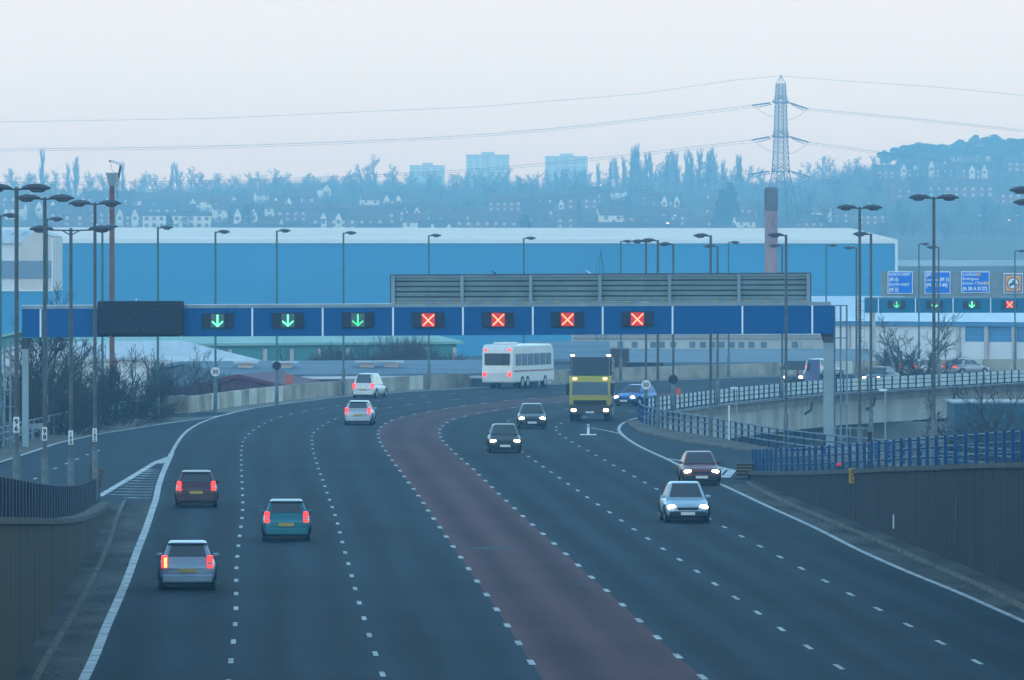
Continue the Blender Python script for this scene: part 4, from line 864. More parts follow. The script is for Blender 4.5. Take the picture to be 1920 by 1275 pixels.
# blue van
def van(label, paint, L=5.2, H=2.1):
    t = thing('van', label, 'van'); h = L/2; W = .95
    mb = MB(); prof = [(-h,.35),(-h,H-.12),(-h+.1,H),(h-1.35,H),(h-.75,1.25),(h-.1,1.0),(h,.8),(h,.35)]
    mb.ring([[(-W if abs(x)==W else x,y,z) for y,z in prof] for x in (-W, W)]); mb.build('body', paint, t, bevel=.07)
    mb = MB(); n = .03; mb.add([(-.82,h-1.30+n,H-.10),(.82,h-1.30+n,H-.10),(.86,h-.77+n,1.32),(-.86,h-.77+n,1.32)], [(0,1,2,3)]); o = mb.build('windscreen', m_glass, t); sm = o.modifiers.new('s','SOLIDIFY'); sm.thickness = .02
    for s in (-1,1):
        mb = MB(); x = s*(W+.008); mb.add([(x,h-2.0,H-.2),(x,h-1.45,H-.2),(x,h-1.05,1.3),(x,h-2.0,1.3)], [(0,1,2,3)]); o = mb.build('side_window', m_glass, t); sm = o.modifiers.new('s','SOLIDIFY'); sm.thickness = .02
        mb = MB(); mb.ball((s*.72,h-.02,.78),.16,.06,.10); mb.build('headlight', m_head, t, smooth=True)
        mb = MB(); mb.box(s*.85-.08,s*.85+.08,-h-.02,-h+.02,.8,1.3); mb.build('tail_light', mat('tail_off', (.2,.01,.01)), t)
        mb = MB(); mb.box(min(s*.97,s*1.15),max(s*.97,s*1.15),h-1.0,h-.88,1.25,1.55); mb.build('mirror', m_trim, t)
        wheel(t, s*.94, h-.85, .34); wheel(t, s*.94, -h+1.0, .34)
    mb = MB(); mb.box(-W*.95,W*.95,h-.05,h+.06,.32,.58); mb.build('front_bumper', m_trim, t, bevel=.03)
    return t
place(van('blue van heading left on the flyover behind the parapet', paintm('van_blue_paint', (.01,.10,.36), 0.1)), 1500, 725, (1560,720), (1440,728))
# coach
def coach(label):
    t = thing('coach', label, 'coach'); L, W, H = 10.5, 1.25, 3.35; h = L/2; pt = paintm('coach_white', (.62,.62,.60), 0)
    mb = MB(); prof = [(-h+.05,.45),(-h,1.2),(-h+.12,H-.35),(-h+.4,H),(h-.9,H),(h-.35,H-.3),(h-.05,1.3),(h,.9),(h-.05,.45)]
    mb.ring([[(x,y,z) for y,z in prof] for x in (-W, W)]); mb.build('body', pt, t, bevel=.13)
    for s in (-1,1):
        for k in range(6):
            y0 = -h+.7+k*1.5; mb = MB(); x = s*(W+.002); mb.box(min(x,x+s*.012), max(x,x+s*.012), y0, y0+1.38, 1.75, 2.65); mb.build('window', mat('coach_glass', (.10,.16,.22), .12, .05, 2, spec=.8), t)
        mb = MB(); x = s*(W+.002); mb.box(min(x,x+s*.01), max(x,x+s*.01), -h+.3, h-.4, 1.28, 1.40); mb.build('stripe', mat('coach_stripe', (.30,.10,.12), .4), t)
        for y in (-h+2.4, -h+3.7, h-2.4): wheel(t, s*(W+.01), y, .48, .3)
        mb = MB(); mb.box(s*1.0-.12,s*1.0+.12,-h-.05,-h+.10,.95,1.25); mb.build('tail_light', m_tail, t)
        mb = MB(); mb.box(s*.95-.14,s*.95+.14,-h+.05,-h+.25,H-.42,H-.32); mb.build('marker_light', m_tail, t)
    mb = MB(); mb.box(-1.0,1.0,-h-.01,-h+.09,1.8,2.7); mb.build('rear_window', m_glass, t)
    mb = MB(); mb.box(-1.12,1.12,h-.35,h-.04,1.35,2.75); mb.build('windscreen', m_glass, t)
    mb = MB(); mb.box(-.7,.7,-h+1.2,-h+3.0,H,H+.18); mb.build('roof_unit', pt, t, bevel=.05)
    return t
place(coach('large white coach driving away to the right, left of the yellow truck'), 972, 727, (900,731), (1060,722.5))
# yellow truck
t = thing('truck', 'yellow and black tipper truck with lit marker lamps coming round the bend', 'truck'); W = 1.25; ye = paintm('truck_yellow', (.33,.27,.018), 0)
nb = paintm('truck_black', (.015,.018,.026), 0)
mb = MB(); prof = [(2.15,.95),(2.15,1.55),(2.02,2.45),(1.85,2.75),(.35,2.75),(.35,.95)]; mb.ring([[(x,y,z) for y,z in prof] for x in (-W,W)]); mb.build('cab', ye, t, bevel=.08)
mb = MB(); mb.add([(-1.1,2.175,1.60),(1.1,2.175,1.60),(1.06,2.06,2.38),(-1.06,2.06,2.38)], [(0,1,2,3)]); o = mb.build('windscreen', m_glass, t); sm = o.modifiers.new('s','SOLIDIFY'); sm.thickness = .03
for s in (-1,1):
    mb = MB(); x = s*(W+.004); mb.box(min(x,x+s*.012),max(x,x+s*.012),.75,1.8,1.65,2.35); mb.build('side_window', m_glass, t)
    mb = MB(); mb.box(min(s*1.27,s*1.45),max(s*1.27,s*1.45),1.95,2.1,1.6,2.3); mb.build('mirror', m_trim, t, bevel=.02)
    mb = MB(); mb.ball((s*.98,2.28,.68),.17,.06,.11); mb.build('headlight', m_marker, t, smooth=True)
    mb = MB(); mb.ball((s*.92,2.03,2.60),.13,.06,.045); mb.build('marker_light', m_marker, t, smooth=True)
    mb = MB(); mb.ball((s*1.1,.42,3.98),.12,.06,.05); mb.build('marker_light', m_head, t, smooth=True)
    wheel(t, s*1.24, 1.3, .5, .32); wheel(t, s*1.24, -2.2, .5, .5); wheel(t, s*1.24, -3.5, .5, .5)
mb = MB(); mb.box(-1.24,1.24,2.08,2.28,.42,.94); mb.build('bumper', nb, t, bevel=.05)
mb = MB(); mb.box(-1.0,1.0,2.153,2.19,1.0,1.28); mb.build('grille', m_trim, t)
mb = MB(); mb.box(-.26,.26,2.285,2.295,.50,.61); mb.build('number_plate', m_wplate, t)
mb = MB(); mb.box(-.45,.45,-4.6,1.9,.55,.93); mb.build('chassis', m_trim, t)
mb = MB(); mb.ring([[(-1.2,y,1.05),(1.2,y,1.05),(1.28,y,z1),(-1.28,y,z1)] for y,z1 in ((.25,3.9),(-4.7,3.7))]); mb.build('tipper_body', nb, t, bevel=.05)
mb = MB(); mb.ring([[(-1.15,1.5,2.76),(1.15,1.5,2.76),(1.15,.40,2.76),(-1.15,.40,2.76)],[(-1.15,.8,3.9),(1.15,.8,3.9),(1.15,.40,3.9),(-1.15,.40,3.9)]]); mb.build('wind_deflector', nb, t, bevel=.05)
for z in (1.5,2.2,2.9,3.5):
    mb = MB(); mb.box(1.25,1.32,-4.6,.2,z,z+.1); mb.box(-1.32,-1.25,-4.6,.2,z,z+.1); mb.build('side_rib', nb, t)
place(t, 1106, 790, (1126,782), (1101,800)); fwd(t, -2.2)
# ---------------------------------------------------------------- mid-ground buildings
m_teal = mat('teal_cladding', (0.06,0.22,0.21), 0.6, 0.1, .2); m_tealroof = mat('teal_roof', (0.22,0.38,0.34), 0.6, 0.1, .2)
m_cream = mat('cream_brick', (0.50,0.42,0.38), 0.8, 0.1, .5); m_white = mat('white_cladding', (0.62,0.64,0.66), 0.6, 0.06, .2)
m_wroof = mat('pale_sheet_roof', (0.42,0.46,0.50), 0.6, 0.12, .3, stretch=(3,.3,1)); m_bluewall = mat('bright_blue_cladding', (0.016,0.215,0.43), 0.55, 0.06, .05)
m_bluewall2 = mat('mid_blue_cladding', (0.06,0.20,0.38), 0.6, 0.08, .1)
m_maroon = mat('maroon_roof', (0.11,0.035,0.06), 0.7, 0.15, .5, stretch=(1,4,1)); m_slate = mat('slate_blue_roof', (0.10,0.15,0.20), 0.7, 0.2, .3, stretch=(.3,2,1))
m_brickw = mat('brick_dark', (0.14,0.07,0.065), 0.85, 0.2, .8); m_win = mat('dull_window', (0.10,0.14,0.18), 0.3, 0.15, .5)
def prism(mb, a, b, depth, zg, ze, zr, ridge=0.5):
    """gabled shed: front edge a-b (2D), depth behind, ground, eave, ridge heights -> returns wall, roof builders"""
    a, b = Vector(a), Vector(b); d = (b-a).normalized(); n = Vector((-d.y, d.x)); n = n if n.y > 0 else -n
    return a, b, d, n
def shed(name, label, cat, pa, pb, depth, zg, ze, zr, mw, mr, over=0.3, ridge=0.5, parts=None):
    a, b = Vector(pa), Vector(pb); o = (a+b)/2; t = thing(name, label, cat, (o.x, o.y, zg)); a -= o; b -= o
    d = (b-a).normalized(); n = Vector((-d.y, d.x)); n = n if n.y > 0 else -n; ze -= zg; zr -= zg
    A, B_, C_, D_ = a, b, b+n*depth, a+n*depth; r0, r1 = a+n*depth*ridge, b+n*depth*ridge
    mb = MB(); vs = [(A.x,A.y,0),(B_.x,B_.y,0),(C_.x,C_.y,0),(D_.x,D_.y,0),(A.x,A.y,ze),(B_.x,B_.y,ze),(C_.x,C_.y,ze),(D_.x,D_.y,ze),(r0.x,r0.y,zr-.05),(r1.x,r1.y,zr-.05)]
    mb.add(vs, [(0,1,5,4),(1,2,6,9,5),(2,3,7,6),(3,0,4,8,7)]); mb.build('wall', mw, t)
    q = d*over; e = n*over; sl = (zr-ze)/(depth*ridge)*over; th = 0.25
    def v(p, z): return (p.x, p.y, z)
    mb = MB(); P_ = [v(A-q-e, ze-sl), v(B_+q-e, ze-sl), v(r1+q, zr), v(r0-q, zr), v(C_+q+e, ze-sl), v(D_-q+e, ze-sl)]; P2 = [(x,y,z+th) for x,y,z in P_]
    mb.add(P_+P2, [(6,7,8,9),(9,8,10,11),(0,3,2,1),(3,5,4,2),(0,1,7,6),(4,5,11,10),(0,6,9,3),(3,9,11,5),(1,2,8,7),(2,4,10,8)]); mb.build('roof', mr, t)
    return t, a, b, d, n
def facebox(t, a, d, n, s0, s1, z0, z1, m, name, pr=0.12):
    p, q = a + d*s0, a + d*s1; mb = MB(); e = n*(-pr)
    mb.ring([[(p.x+e.x,p.y+e.y,z0),(q.x+e.x,q.y+e.y,z0),(q.x+e.x,q.y+e.y,z1),(p.x+e.x,p.y+e.y,z1)], [(p.x-e.x*.5,p.y-e.y*.5,z0),(q.x-e.x*.5,q.y-e.y*.5,z0),(q.x-e.x*.5,q.y-e.y*.5,z1),(p.x-e.x*.5,p.y-e.y*.5,z1)]]); return mb.build(name, m, t)
# big blue warehouse
a, b = Q(20, 452, 1280), Q(1680, 446, 1310)
t, A_, B_, d, n = shed('warehouse', 'huge blue warehouse with long white roof behind the gantry', 'warehouse', a.xy, b.xy, 100, -7, a.z+.1, a.z+2.3, m_bluewall, m_wroof, over=.2, ridge=.35)
ln = (B_-A_).length; H0 = a.z+7
[c for c in t.children if c.name.startswith('roof')][0].data.materials[0] = mat('white_roof', (.70,.60,.54), .6, .05, .1)
facebox(t, A_, d, n, -.2, ln+.2, H0-.35, H0+.35, mat('fascia_white', (.75,.78,.80), .5, .03, .1), 'eaves_fascia', .3)
facebox(t, A_, d, n, ln-.2, ln+.25, 0, H0-.35, mat('fascia_white', (.75,.78,.80)), 'corner_trim', .3)
# left cream building
a, b = Q(-60, 452, 1150), Q(98, 452, 1150); o = (a+b)/2
t = thing('warehouse', 'cream gabled shed with grey band at the left edge, over the blue warehouse', 'warehouse', (o.x, o.y, -7)); k = 1150/F
def LX(px): return (px-CX)*k-o.x
def LZ(y): return CH-(y-HY)*k+7
mb = MB(); z0, z1 = LZ(545), LZ(520)
mb.box(LX(-200), LX(98), 0, 26, 0, LZ(546)); mb.build('lower_wall', m_bluewall, t)
mb = MB(); P_ = [(LX(38),0,LZ(545)),(LX(98),0,LZ(545)),(LX(98),0,LZ(444)),(LX(67),0,LZ(432)),(LX(38),0,LZ(455))]; mb.ring([P_, [(x,26,z) for x,y,z in P_]]); mb.build('gable_wall', mat('cream_cladding', (.56,.50,.46), .7, .06, .3), t)
mb = MB(); mb.box(LX(-200), LX(38)-.02, 0.1, 26, LZ(545), LZ(456)); mb.build('side_wall', m_white, t)
mb = MB(); mb.box(LX(-200), LX(97.2), -.15, -.02, LZ(522), LZ(489)); mb.build('grey_band', mat('band_grey', (.16,.20,.26), .7,.05,.3), t)
mb = MB(); mb.add([(LX(-200),-.5,LZ(455)),(LX(38),-.5,LZ(455)),(LX(67),10,LZ(430)),(LX(-200),10,LZ(430)),(LX(98),26,LZ(444)),(LX(38),-.5,LZ(456.5)),(LX(-200),-.5,LZ(456.5)),(LX(67),26,LZ(431))], [(0,1,2,3),(0,6,5,1),(2,1,5)]); mb.add([(LX(67),-.3,LZ(430)),(LX(99),-.3,LZ(443)),(LX(99),26,LZ(443)),(LX(67),26,LZ(430))], [(0,1,2,3)]); mb.build('roof', m_wroof, t)
for px in (8, 28, 46): mb = MB(); x = LX(px); mb.add([(x,2,LZ(450)),(x+.45,2,LZ(450)),(x+1.5,8,LZ(434)),(x+.9,8,LZ(434))], [(0,1,2,3)]); mb.build('skylight', m_win, t)
mb = MB(); mb.box(LX(97), LX(99), -.35, -.16, LZ(546), LZ(447)); mb.box(LX(-200), LX(99), -.34, -.17, LZ(546), LZ(543.5)); mb.build('edge_trim', mat('fascia_white', (.75,.78,.80)), t)
# teal building
a, b = Q(190, 655, 690), Q(856, 655, 715)
t, A_, B_, d, n = shed('industrial_unit', 'teal industrial unit with cream brick piers under the gantry', 'building', a.xy, b.xy, 22, -7, a.z+.3, a.z+1.7, m_teal, m_tealroof, over=.5)
ln = (B_-A_).length
for px in (490, 540, 592, 646, 748, 797, 851, 425, 355, 290, 235): s = (px-190)/(856-190)*ln; facebox(t, A_, d, n, s-.18 if px < 1 else s-.2, s+.22, 0, a.z+6.9, m_cream, 'brick_pier')
for x0, x1 in ((498,532),(549,585),(434,482)): facebox(t, A_, d, n, (x0-190)/666*ln, (x1-190)/666*ln, 3, a.z+5.4, m_tealroof, 'roller_door', .05)
# white roofs (two long low sheds) + maroon roof
for i, (x0, x1, y0, D, zr, lab, mw) in enumerate(((215,482,683,600,1.5,'long low shed with pale corrugated roof left of the round 50 sign',m_white),(478,600,694,575,.7,'small white roofed annex behind the round dark sign back',m_white),(430,1010,708,560,.85,'wide low grey blue roofed shed with small rooftop vents above the beige parapet',m_slate))):
    a, b = Q(x0, y0, D), Q(x1, y0-2, D+8); t, A_, B_, d, n = shed('low_shed', lab, 'building', a.xy, b.xy, 24, -7, a.z, a.z+zr, mw, m_wroof if i < 2 else m_slate, over=.3)
    if i == 2:
        facebox(t, A_, d, n, 0, (b-a).length, a.z+7-.15, a.z+7+.06, m_white, 'gutter', .4)
        for px in (502, 576, 730, 777):
            c = A_ + d*((px-x0)/(x1-x0)*(b-a).length) + n*6; mb = MB(); mb.box(c.x-.55,c.x+.55,c.y-.5,c.y+.5,a.z+7.1,a.z+8.0); v = mb.build('roof_vent', m_cream, t)
            mb = MB(); mb.box(c.x-.95,c.x+.95,c.y-.8,c.y+.8,a.z+8.003,a.z+8.15); mb.build('vent_cap', m_wroof, v)
D = 545; pts = [Q(225,752,D), Q(445,701.5,D), Q(640,745,D)]
o = Q(430, 745, D); t = thing('low_shed', 'low building with broad maroon roof below the round 50 sign', 'building', (o.x, o.y, -7))
mb = MB(); f_ = [(p.x-o.x, 0, p.z+7) for p in pts]; bb = [(x+3, 22, z) for x,y,z in f_]; mb.add(f_+bb+[(f_[0][0],0,f_[0][2]-.3),(f_[1][0],0,f_[1][2]-.3),(f_[2][0],0,f_[2][2]-.3)], [(0,1,4,3),(1,2,5,4),(0,6,7,1),(1,7,8,2)]); mb.build('roof', m_maroon, t)
mb = MB(); mb.ring([[(f_[0][0]+.3,.3,0),(f_[2][0]-.3,.3,0),(f_[2][0]-.3,.3,f_[2][2]-.3),(f_[1][0],.3,f_[1][2]-.35),(f_[0][0]+.3,.3,f_[0][2]-.3)],[(f_[0][0]+3.3,21.7,0),(f_[2][0]+2.7,21.7,0),(f_[2][0]+2.7,21.7,f_[2][2]-.3),(f_[1][0]+3,21.7,f_[1][2]-.35),(f_[0][0]+3.3,21.7,f_[0][2]-.3)]]); mb.build('wall', mat('maroon_gable', (.10,.04,.065), .8, .15, .6, stretch=(4,1,.3)), t)
# right: pale building with window row, blue-grey roof
a, b = Q(1075, 660, 790), Q(1615, 652, 790)
t, A_, B_, d, n = shed('factory', 'long pale factory wall with a row of square windows behind the slate blue roof', 'building', a.xy, b.xy, 20, -7, Q(0,628,790).z, Q(0,612,790).z, mat('pale_render', (.46,.45,.44), .8, .08, .2), m_wroof)
ln = (B_-A_).length; zf = lambda y: Q(0,y,790).z+7
for px in (1108,1163,1190,1225,1241,1262,1298,1318,1335,1353,1372,1390,1409,1432,1490):
    s = (px-1075)/540*ln; facebox(t, A_, d, n, s-.32, s+.32, zf(652), zf(641), m_win, 'window', .06)
facebox(t, A_, d, n, 0, ln, zf(636), zf(633.5), m_concrete2, 'cornice', .15)
a, b = Q(1130, 690, 670), Q(1660, 686, 670)
t, A_, B_, d, n = shed('low_shed', 'broad slate blue shed roof behind the parapet at right of the yellow truck', 'building', a.xy, b.xy, 60, -7, Q(0,684,670).z, Q(0,659,700).z, m_slate, m_slate)
a, b = Q(1000, 700, 640), Q(1140, 692, 640)
t, A_, B_, d, n = shed('low_shed', 'dark sloping roof showing between the white coach and the yellow truck', 'building', a.xy, b.xy, 26, -7, Q(0,678,640).z, Q(0,648,640).z, m_slate, m_slate)
q = Q(1162, 700, 655); t = thing('brick_block', 'small dark brick rooftop block right of the yellow truck', 'building', (q.x,q.y,-7))
mb = MB(); mb.box(-.85,.85,0,1.8,0,Q(0,655,655).z+7); mb.build('wall', m_brickw, t); mb = MB(); mb.box(-.95,.95,-.1,1.9,Q(0,655,655).z+7.003,Q(0,652.5,655).z+7.003); mb.build('coping', m_concrete2, t)
mb = MB(); mb.box(-.6,-.5,.5,.6,Q(0,652.5,655).z+7,Q(0,648,655).z+7); mb.box(.1,.2,.5,.6,Q(0,652.5,655).z+7,Q(0,648,655).z+7); mb.build('vent_pipe', m_grey, t)
q = Q(1210, 692, 648); t = thing('dark_wall', 'dark low wall on the roofline behind the 50 sign post', 'wall', (q.x,q.y,-7)); mb = MB(); mb.box(-1.7,1.6,0,.4,0,Q(0,680,648).z+7); mb.build('wall', m_dark, t); mb = MB(); mb.box(-1.8,1.7,-.06,.46,Q(0,680,648).z+7.003,Q(0,678.5,648).z+7.003); mb.build('coping', m_concrete2, t)
# right white warehouse with columns
a, b = Q(1560, 668, 760), Q(2020, 668, 740); t = thing('warehouse', 'white panelled warehouse with blue fascia and grey columns at right behind the bare tree', 'warehouse', (a.x,a.y,-7))
d = (b.xy-a.xy).normalized(); n = Vector((-d.y,d.x)); ln = (b.xy-a.xy).length; A_ = Vector((0,0)); zf = lambda y: Q(0,y,752).z+7
facebox(t, A_, d, n, 0, ln, 0, zf(640), m_white, 'lower_wall', .05); mb = MB()
facebox(t, A_, d, n, 0, ln, zf(630), zf(611.5), m_bluewall2, 'upper_band', .04); facebox(t, A_, d, n, 0, ln*.55, zf(640), zf(611), m_white, 'white_panel', .08); facebox(t, A_, d, n, ln*.55+.01, ln, zf(640), zf(630.2), m_bluewall2, 'blue_panel', .04)
facebox(t, A_, d, n, -.3, ln, zf(611), zf(603), m_bluewall2, 'fascia', .5)
for px in (1802, 1855, 1906, 1960, 1594, 1640): s = (px-1560)/460*ln; facebox(t, A_, d, n, s-.22, s+.22, 0, zf(611), mat('column_stone', (.45,.41,.40), .8,.08,.5), 'column', .35)
mb = MB(); p0, p1 = A_-n*.6, A_+d*ln-n*.6; q0, q1 = p0+n*22, p1+n*22; zr = zf(572)
mb.add([(p0.x,p0.y,zf(603)),(p1.x,p1.y,zf(603)),(q1.x,q1.y,zr),(q0.x,q0.y,zr),(q0.x,q0.y,0),(q1.x,q1.y,0)], [(0,1,2,3),(3,2,5,4)]); mb.build('roof', mat('white_sheet_roof', (.46,.56,.66), .5,.08,.2, stretch=(2,.3,1)), t)
a, b = Q(1523, 612, 830), Q(1700, 610, 830)
t, A_, B_, d, n = shed('warehouse', 'pale roofed building between the two gantries, below the blue warehouse', 'warehouse', a.xy, b.xy, 20, -7, Q(0,600,830).z, Q(0,560,830).z, m_white, mat('white_sheet_roof', (.46,.56,.66)))
# pale long building far right above signs
a, b = Q(1684, 505, 1500), Q(2060, 505, 1500)
t, A_, B_, d, n = shed('factory', 'long low grey factory above the blue destination signs', 'building', a.xy, b.xy, 24, -7, Q(0,500,1500).z, Q(0,490,1500).z, mat('factory_grey', (.13,.17,.20), .8,.1,.3), mat('pale_roof2', (.24,.30,.34), .6,.2,.1))
# grey teal box building under bridge right
q = Q(1790, 770, 440); t = thing('plant_building', 'grey teal box building beside the flyover at the right edge', 'building', (q.x,q.y,-7))
zt = Q(0,757,440).z+7; mb = MB(); mb.box(0,9,0,8,0,zt); mb.build('wall', mat('teal_grey_wall', (.035,.085,.12), .8,.15,.5), t); mb = MB(); mb.box(-.1,9.1,-.1,8.1,zt+.003,zt+.12); mb.build('roof_edge', m_grey, t)
# green lattice mast
t = thing('lattice_mast', 'slim green lattice mast rising behind the grey sign back', 'mast', (Q(1127,700,655).x, 655, -7)); mb = MB(); gm = mat('mast_green', (.03,.13,.13), .6,.1,2)
zt = Q(0,468,655).z+7; wd = .38; zk = Q(0,512,655).z+7
for sx in (-1,1):
    for sy in (-1,1):
        mb.tube((sx*wd,sy*wd,0),(sx*wd,sy*wd,zk-2),.035,n=4); mb.tube((sx*wd,sy*wd,zk-2),(0,0,zt),.025,n=4)
mb.build('leg', gm, t); mb = MB(); z = 0.0; f2 = 1
while z < zk-2: 
    for sy in (-1,1): mb.tube((-wd*f2,sy*wd,z),(wd*f2,sy*wd,z+.8),.02,n=4); mb.tube((sy*wd,-wd*f2,z),(sy*wd,wd*f2,z+.8),.02,n=4)
    f2 = -f2; z += .8
mb.build('bracing', gm, t)
mb = MB(); mb.tube((0,0,zt-.1),(-.65,0,zk-.4),.018,n=4); mb.tube((0,0,zt-.1),(.35,0,zk-.4),.018,n=4); mb.build('stay', gm, t)
# chimney
q = Q(1446, 500, 840); k = 840/F; t = thing('chimney', 'tall octagonal brick chimney with dark top standing in front of the pylon', 'chimney', (q.x, q.y, -7))
zz = lambda y: Q(0,y,840).z+7; mch = mat('chimney_brick', (.30,.19,.19), .9, .15, .35); mct = mat('chimney_top_sooty', (.12,.12,.13), .9,.2,.5)
def octa(r, z): return [(r*math.cos(math.pi/8+math.pi*i/4), r*math.sin(math.pi/8+math.pi*i/4), z) for i in range(8)]
mb = MB(); mb.ring([octa(18*k,0), octa(14.2*k,zz(520)), octa(12.4*k,zz(396))]); mb.build('shaft', mch, t)
mb = MB(); mb.ring([octa(12.9*k,zz(396)+.01), octa(13.6*k,zz(384)), octa(13.8*k,zz(356)), octa(11.8*k,zz(351))]); mb.build('cap', mct, t)
mb = MB(); mb.box(1.5*k,4*k,-12.2*k,-11.4*k,zz(425),zz(412)); mb.build('slot', mct, t)
# ---------------------------------------------------------------- pylon
DP = 2500; kp_ = DP/F; q = Q(1464, 430, DP); zg = terr(q.x, DP) - 0.3; t = thing('pylon', 'tall lattice electricity pylon with three arms behind the chimney', 'pylon', (q.x, DP, zg))
pm = mat('pylon_steel', (.045,.06,.075), .6, .1, 1); PZ = lambda y: CH-(y-HY)*kp_-zg
prof = [(430,38),(322,15.5),(257,12.2),(193,10.2),(178,9.4),(157,8.6)]
def hwz(z):
    pts = [(PZ(y), w_*kp_) for y, w_ in prof]
    for (za,wa),(zb,wb) in zip(pts, pts[1:]):
        if za <= z <= zb: return wa+(wb-wa)*(z-za)/(zb-za)
    return pts[0][1]
mb = MB(); rot = math.radians(22); cr_, sr_ = math.cos(rot), math.sin(rot)
def C4(z, i): w_ = hwz(z); x, y = [(-1,-1),(1,-1),(1,1),(-1,1)][i]; return Vector(((x*cr_-y*sr_)*w_*.78, (x*sr_+y*cr_)*w_*.78, z))
zs = [PZ(y) for y in (430,395,362,340,322,309,297,286,276,266,257,249,241,233,225,217,209,201,193,185,178,171,164,157)]; zs[0] = 0
for i in range(4):
    mb2 = MB(); 
    for a, b in zip(zs, zs[1:]): mb2.tube(C4(a,i), C4(b,i), .21 if a < 20 else .17, n=4)
    mb2.tube(C4(zs[-1],i), (0,0,PZ(141)), .09, n=4); mb2.build('leg', pm, t)
for a, b in zip(zs, zs[1:]):
    for i in range(4):
        j = (i+1)%4; mb.tube(C4(a,i), C4(b,j), .095, n=3); mb.tube(C4(a,j), C4(b,i), .095, n=3); mb.tube(C4(b,i), C4(b,j), .06, n=3)
mb.build('bracing', pm, t)
cab = MB()
for lv, (y, hx, yl, pl, prr) in enumerate(((193,18,178,(1411,197),(1515,203)), (257,19,243,(1411,262),(1517,266)), (322,20,309,(1408,326),(1520,331)))):
    mb = MB(); z = PZ(y)
    for sy in (-1, 1):      # arms point toward and away from the viewer, slightly skewed
        tip = Vector((sy*hx*kp_*.95, sy*7.0, z+.1))
        for i in range(4): mb.tube(C4(z, i), tip, .17, n=4); mb.tube(C4(PZ(yl), i), tip, .10, n=3)
    mb.build('crossarm', pm, t)
    for k2, (sy, dz, pl2) in enumerate(((1, 0, 0), (-1, .0, 4.5))):
        for side, P_ in ((-1, pl), (1, prr)):
            a0 = Vector((side*hx*kp_, sy*7.0, z + (-.6 if k2 else .2))); e = Q(P_[0] + (10*side*-1 if k2 else 0), P_[1]+(4.5 if k2 else 0), DP); e = Vector((e.x-q.x, sy*7.0, e.z-zg))
            mbi = MB(); mbi.tube(a0, e, .27 if not k2 else .14, n=6); mbi.build('insulator_string', pm, t)
            ends = {0:[(960,247),(480,271),(0,279),(-300,281)],1:[(960,311),(480,336),(0,342),(-300,343)],2:[(960,375),(480,395),(0,402),(-300,403)]}[lv] if side < 0 else {0:[(1650,215),(1800,230),(1920,243),(2200,270)],1:[(1650,284),(1750,297),(1920,322),(2200,355)],2:[(1650,353),(1750,370),(1920,392),(2200,420)]}[lv]
            pts = [e]+[Vector((Q(x,y2+(5 if k2 else 0),DP).x-q.x, sy*7.0, Q(x,y2+(5 if k2 else 0),DP).z-zg)) for x,y2 in ends]
            sm = []
            for i in range(len(pts)-1):
                p0, p1, p2, p3 = pts[max(i-1,0)], pts[i], pts[i+1], pts[min(i+2,len(pts)-1)]
                for u in [j/8 for j in range(8)]: sm.append(.5*((2*p1)+(p2-p0)*u+(2*p0-5*p1+4*p2-p3)*u*u+(3*p1-p0-3*p2+p3)*u**3))
            mbc = MB(); mbc.path(sm+[pts[-1]], .06 if not k2 else .045, 4); mbc.build('conductor_cable', pm, t)
        l, r = Q(pl[0],pl[1],DP), Q(prr[0],prr[1],DP); mbj = MB()
        if k2 == 0:
            jp = []
            for side, P_ in ((-1,l),(1,r)):
                jp = [Vector((P_.x-q.x-(P_.x-q.x-side*10*kp_)*(u/6), -5.5, P_.z-zg-23*kp_*math.sin(u/6*math.pi/2))) for u in range(7)]; mbj.path(jp, .06, 4)
            mbj.build('jumper_cable', pm, t)
mbc = MB(); E = [Q(x,y,DP) for x,y in ((-200,232),(400,222),(900,200),(1200,176),(1380,150),(1463,142),(1560,150),(1750,163),(2200,205))]; mbc.path([(p.x-q.x,0,p.z-zg) for p in E], .05, 4); mbc.build('earth_wire', pm, t)
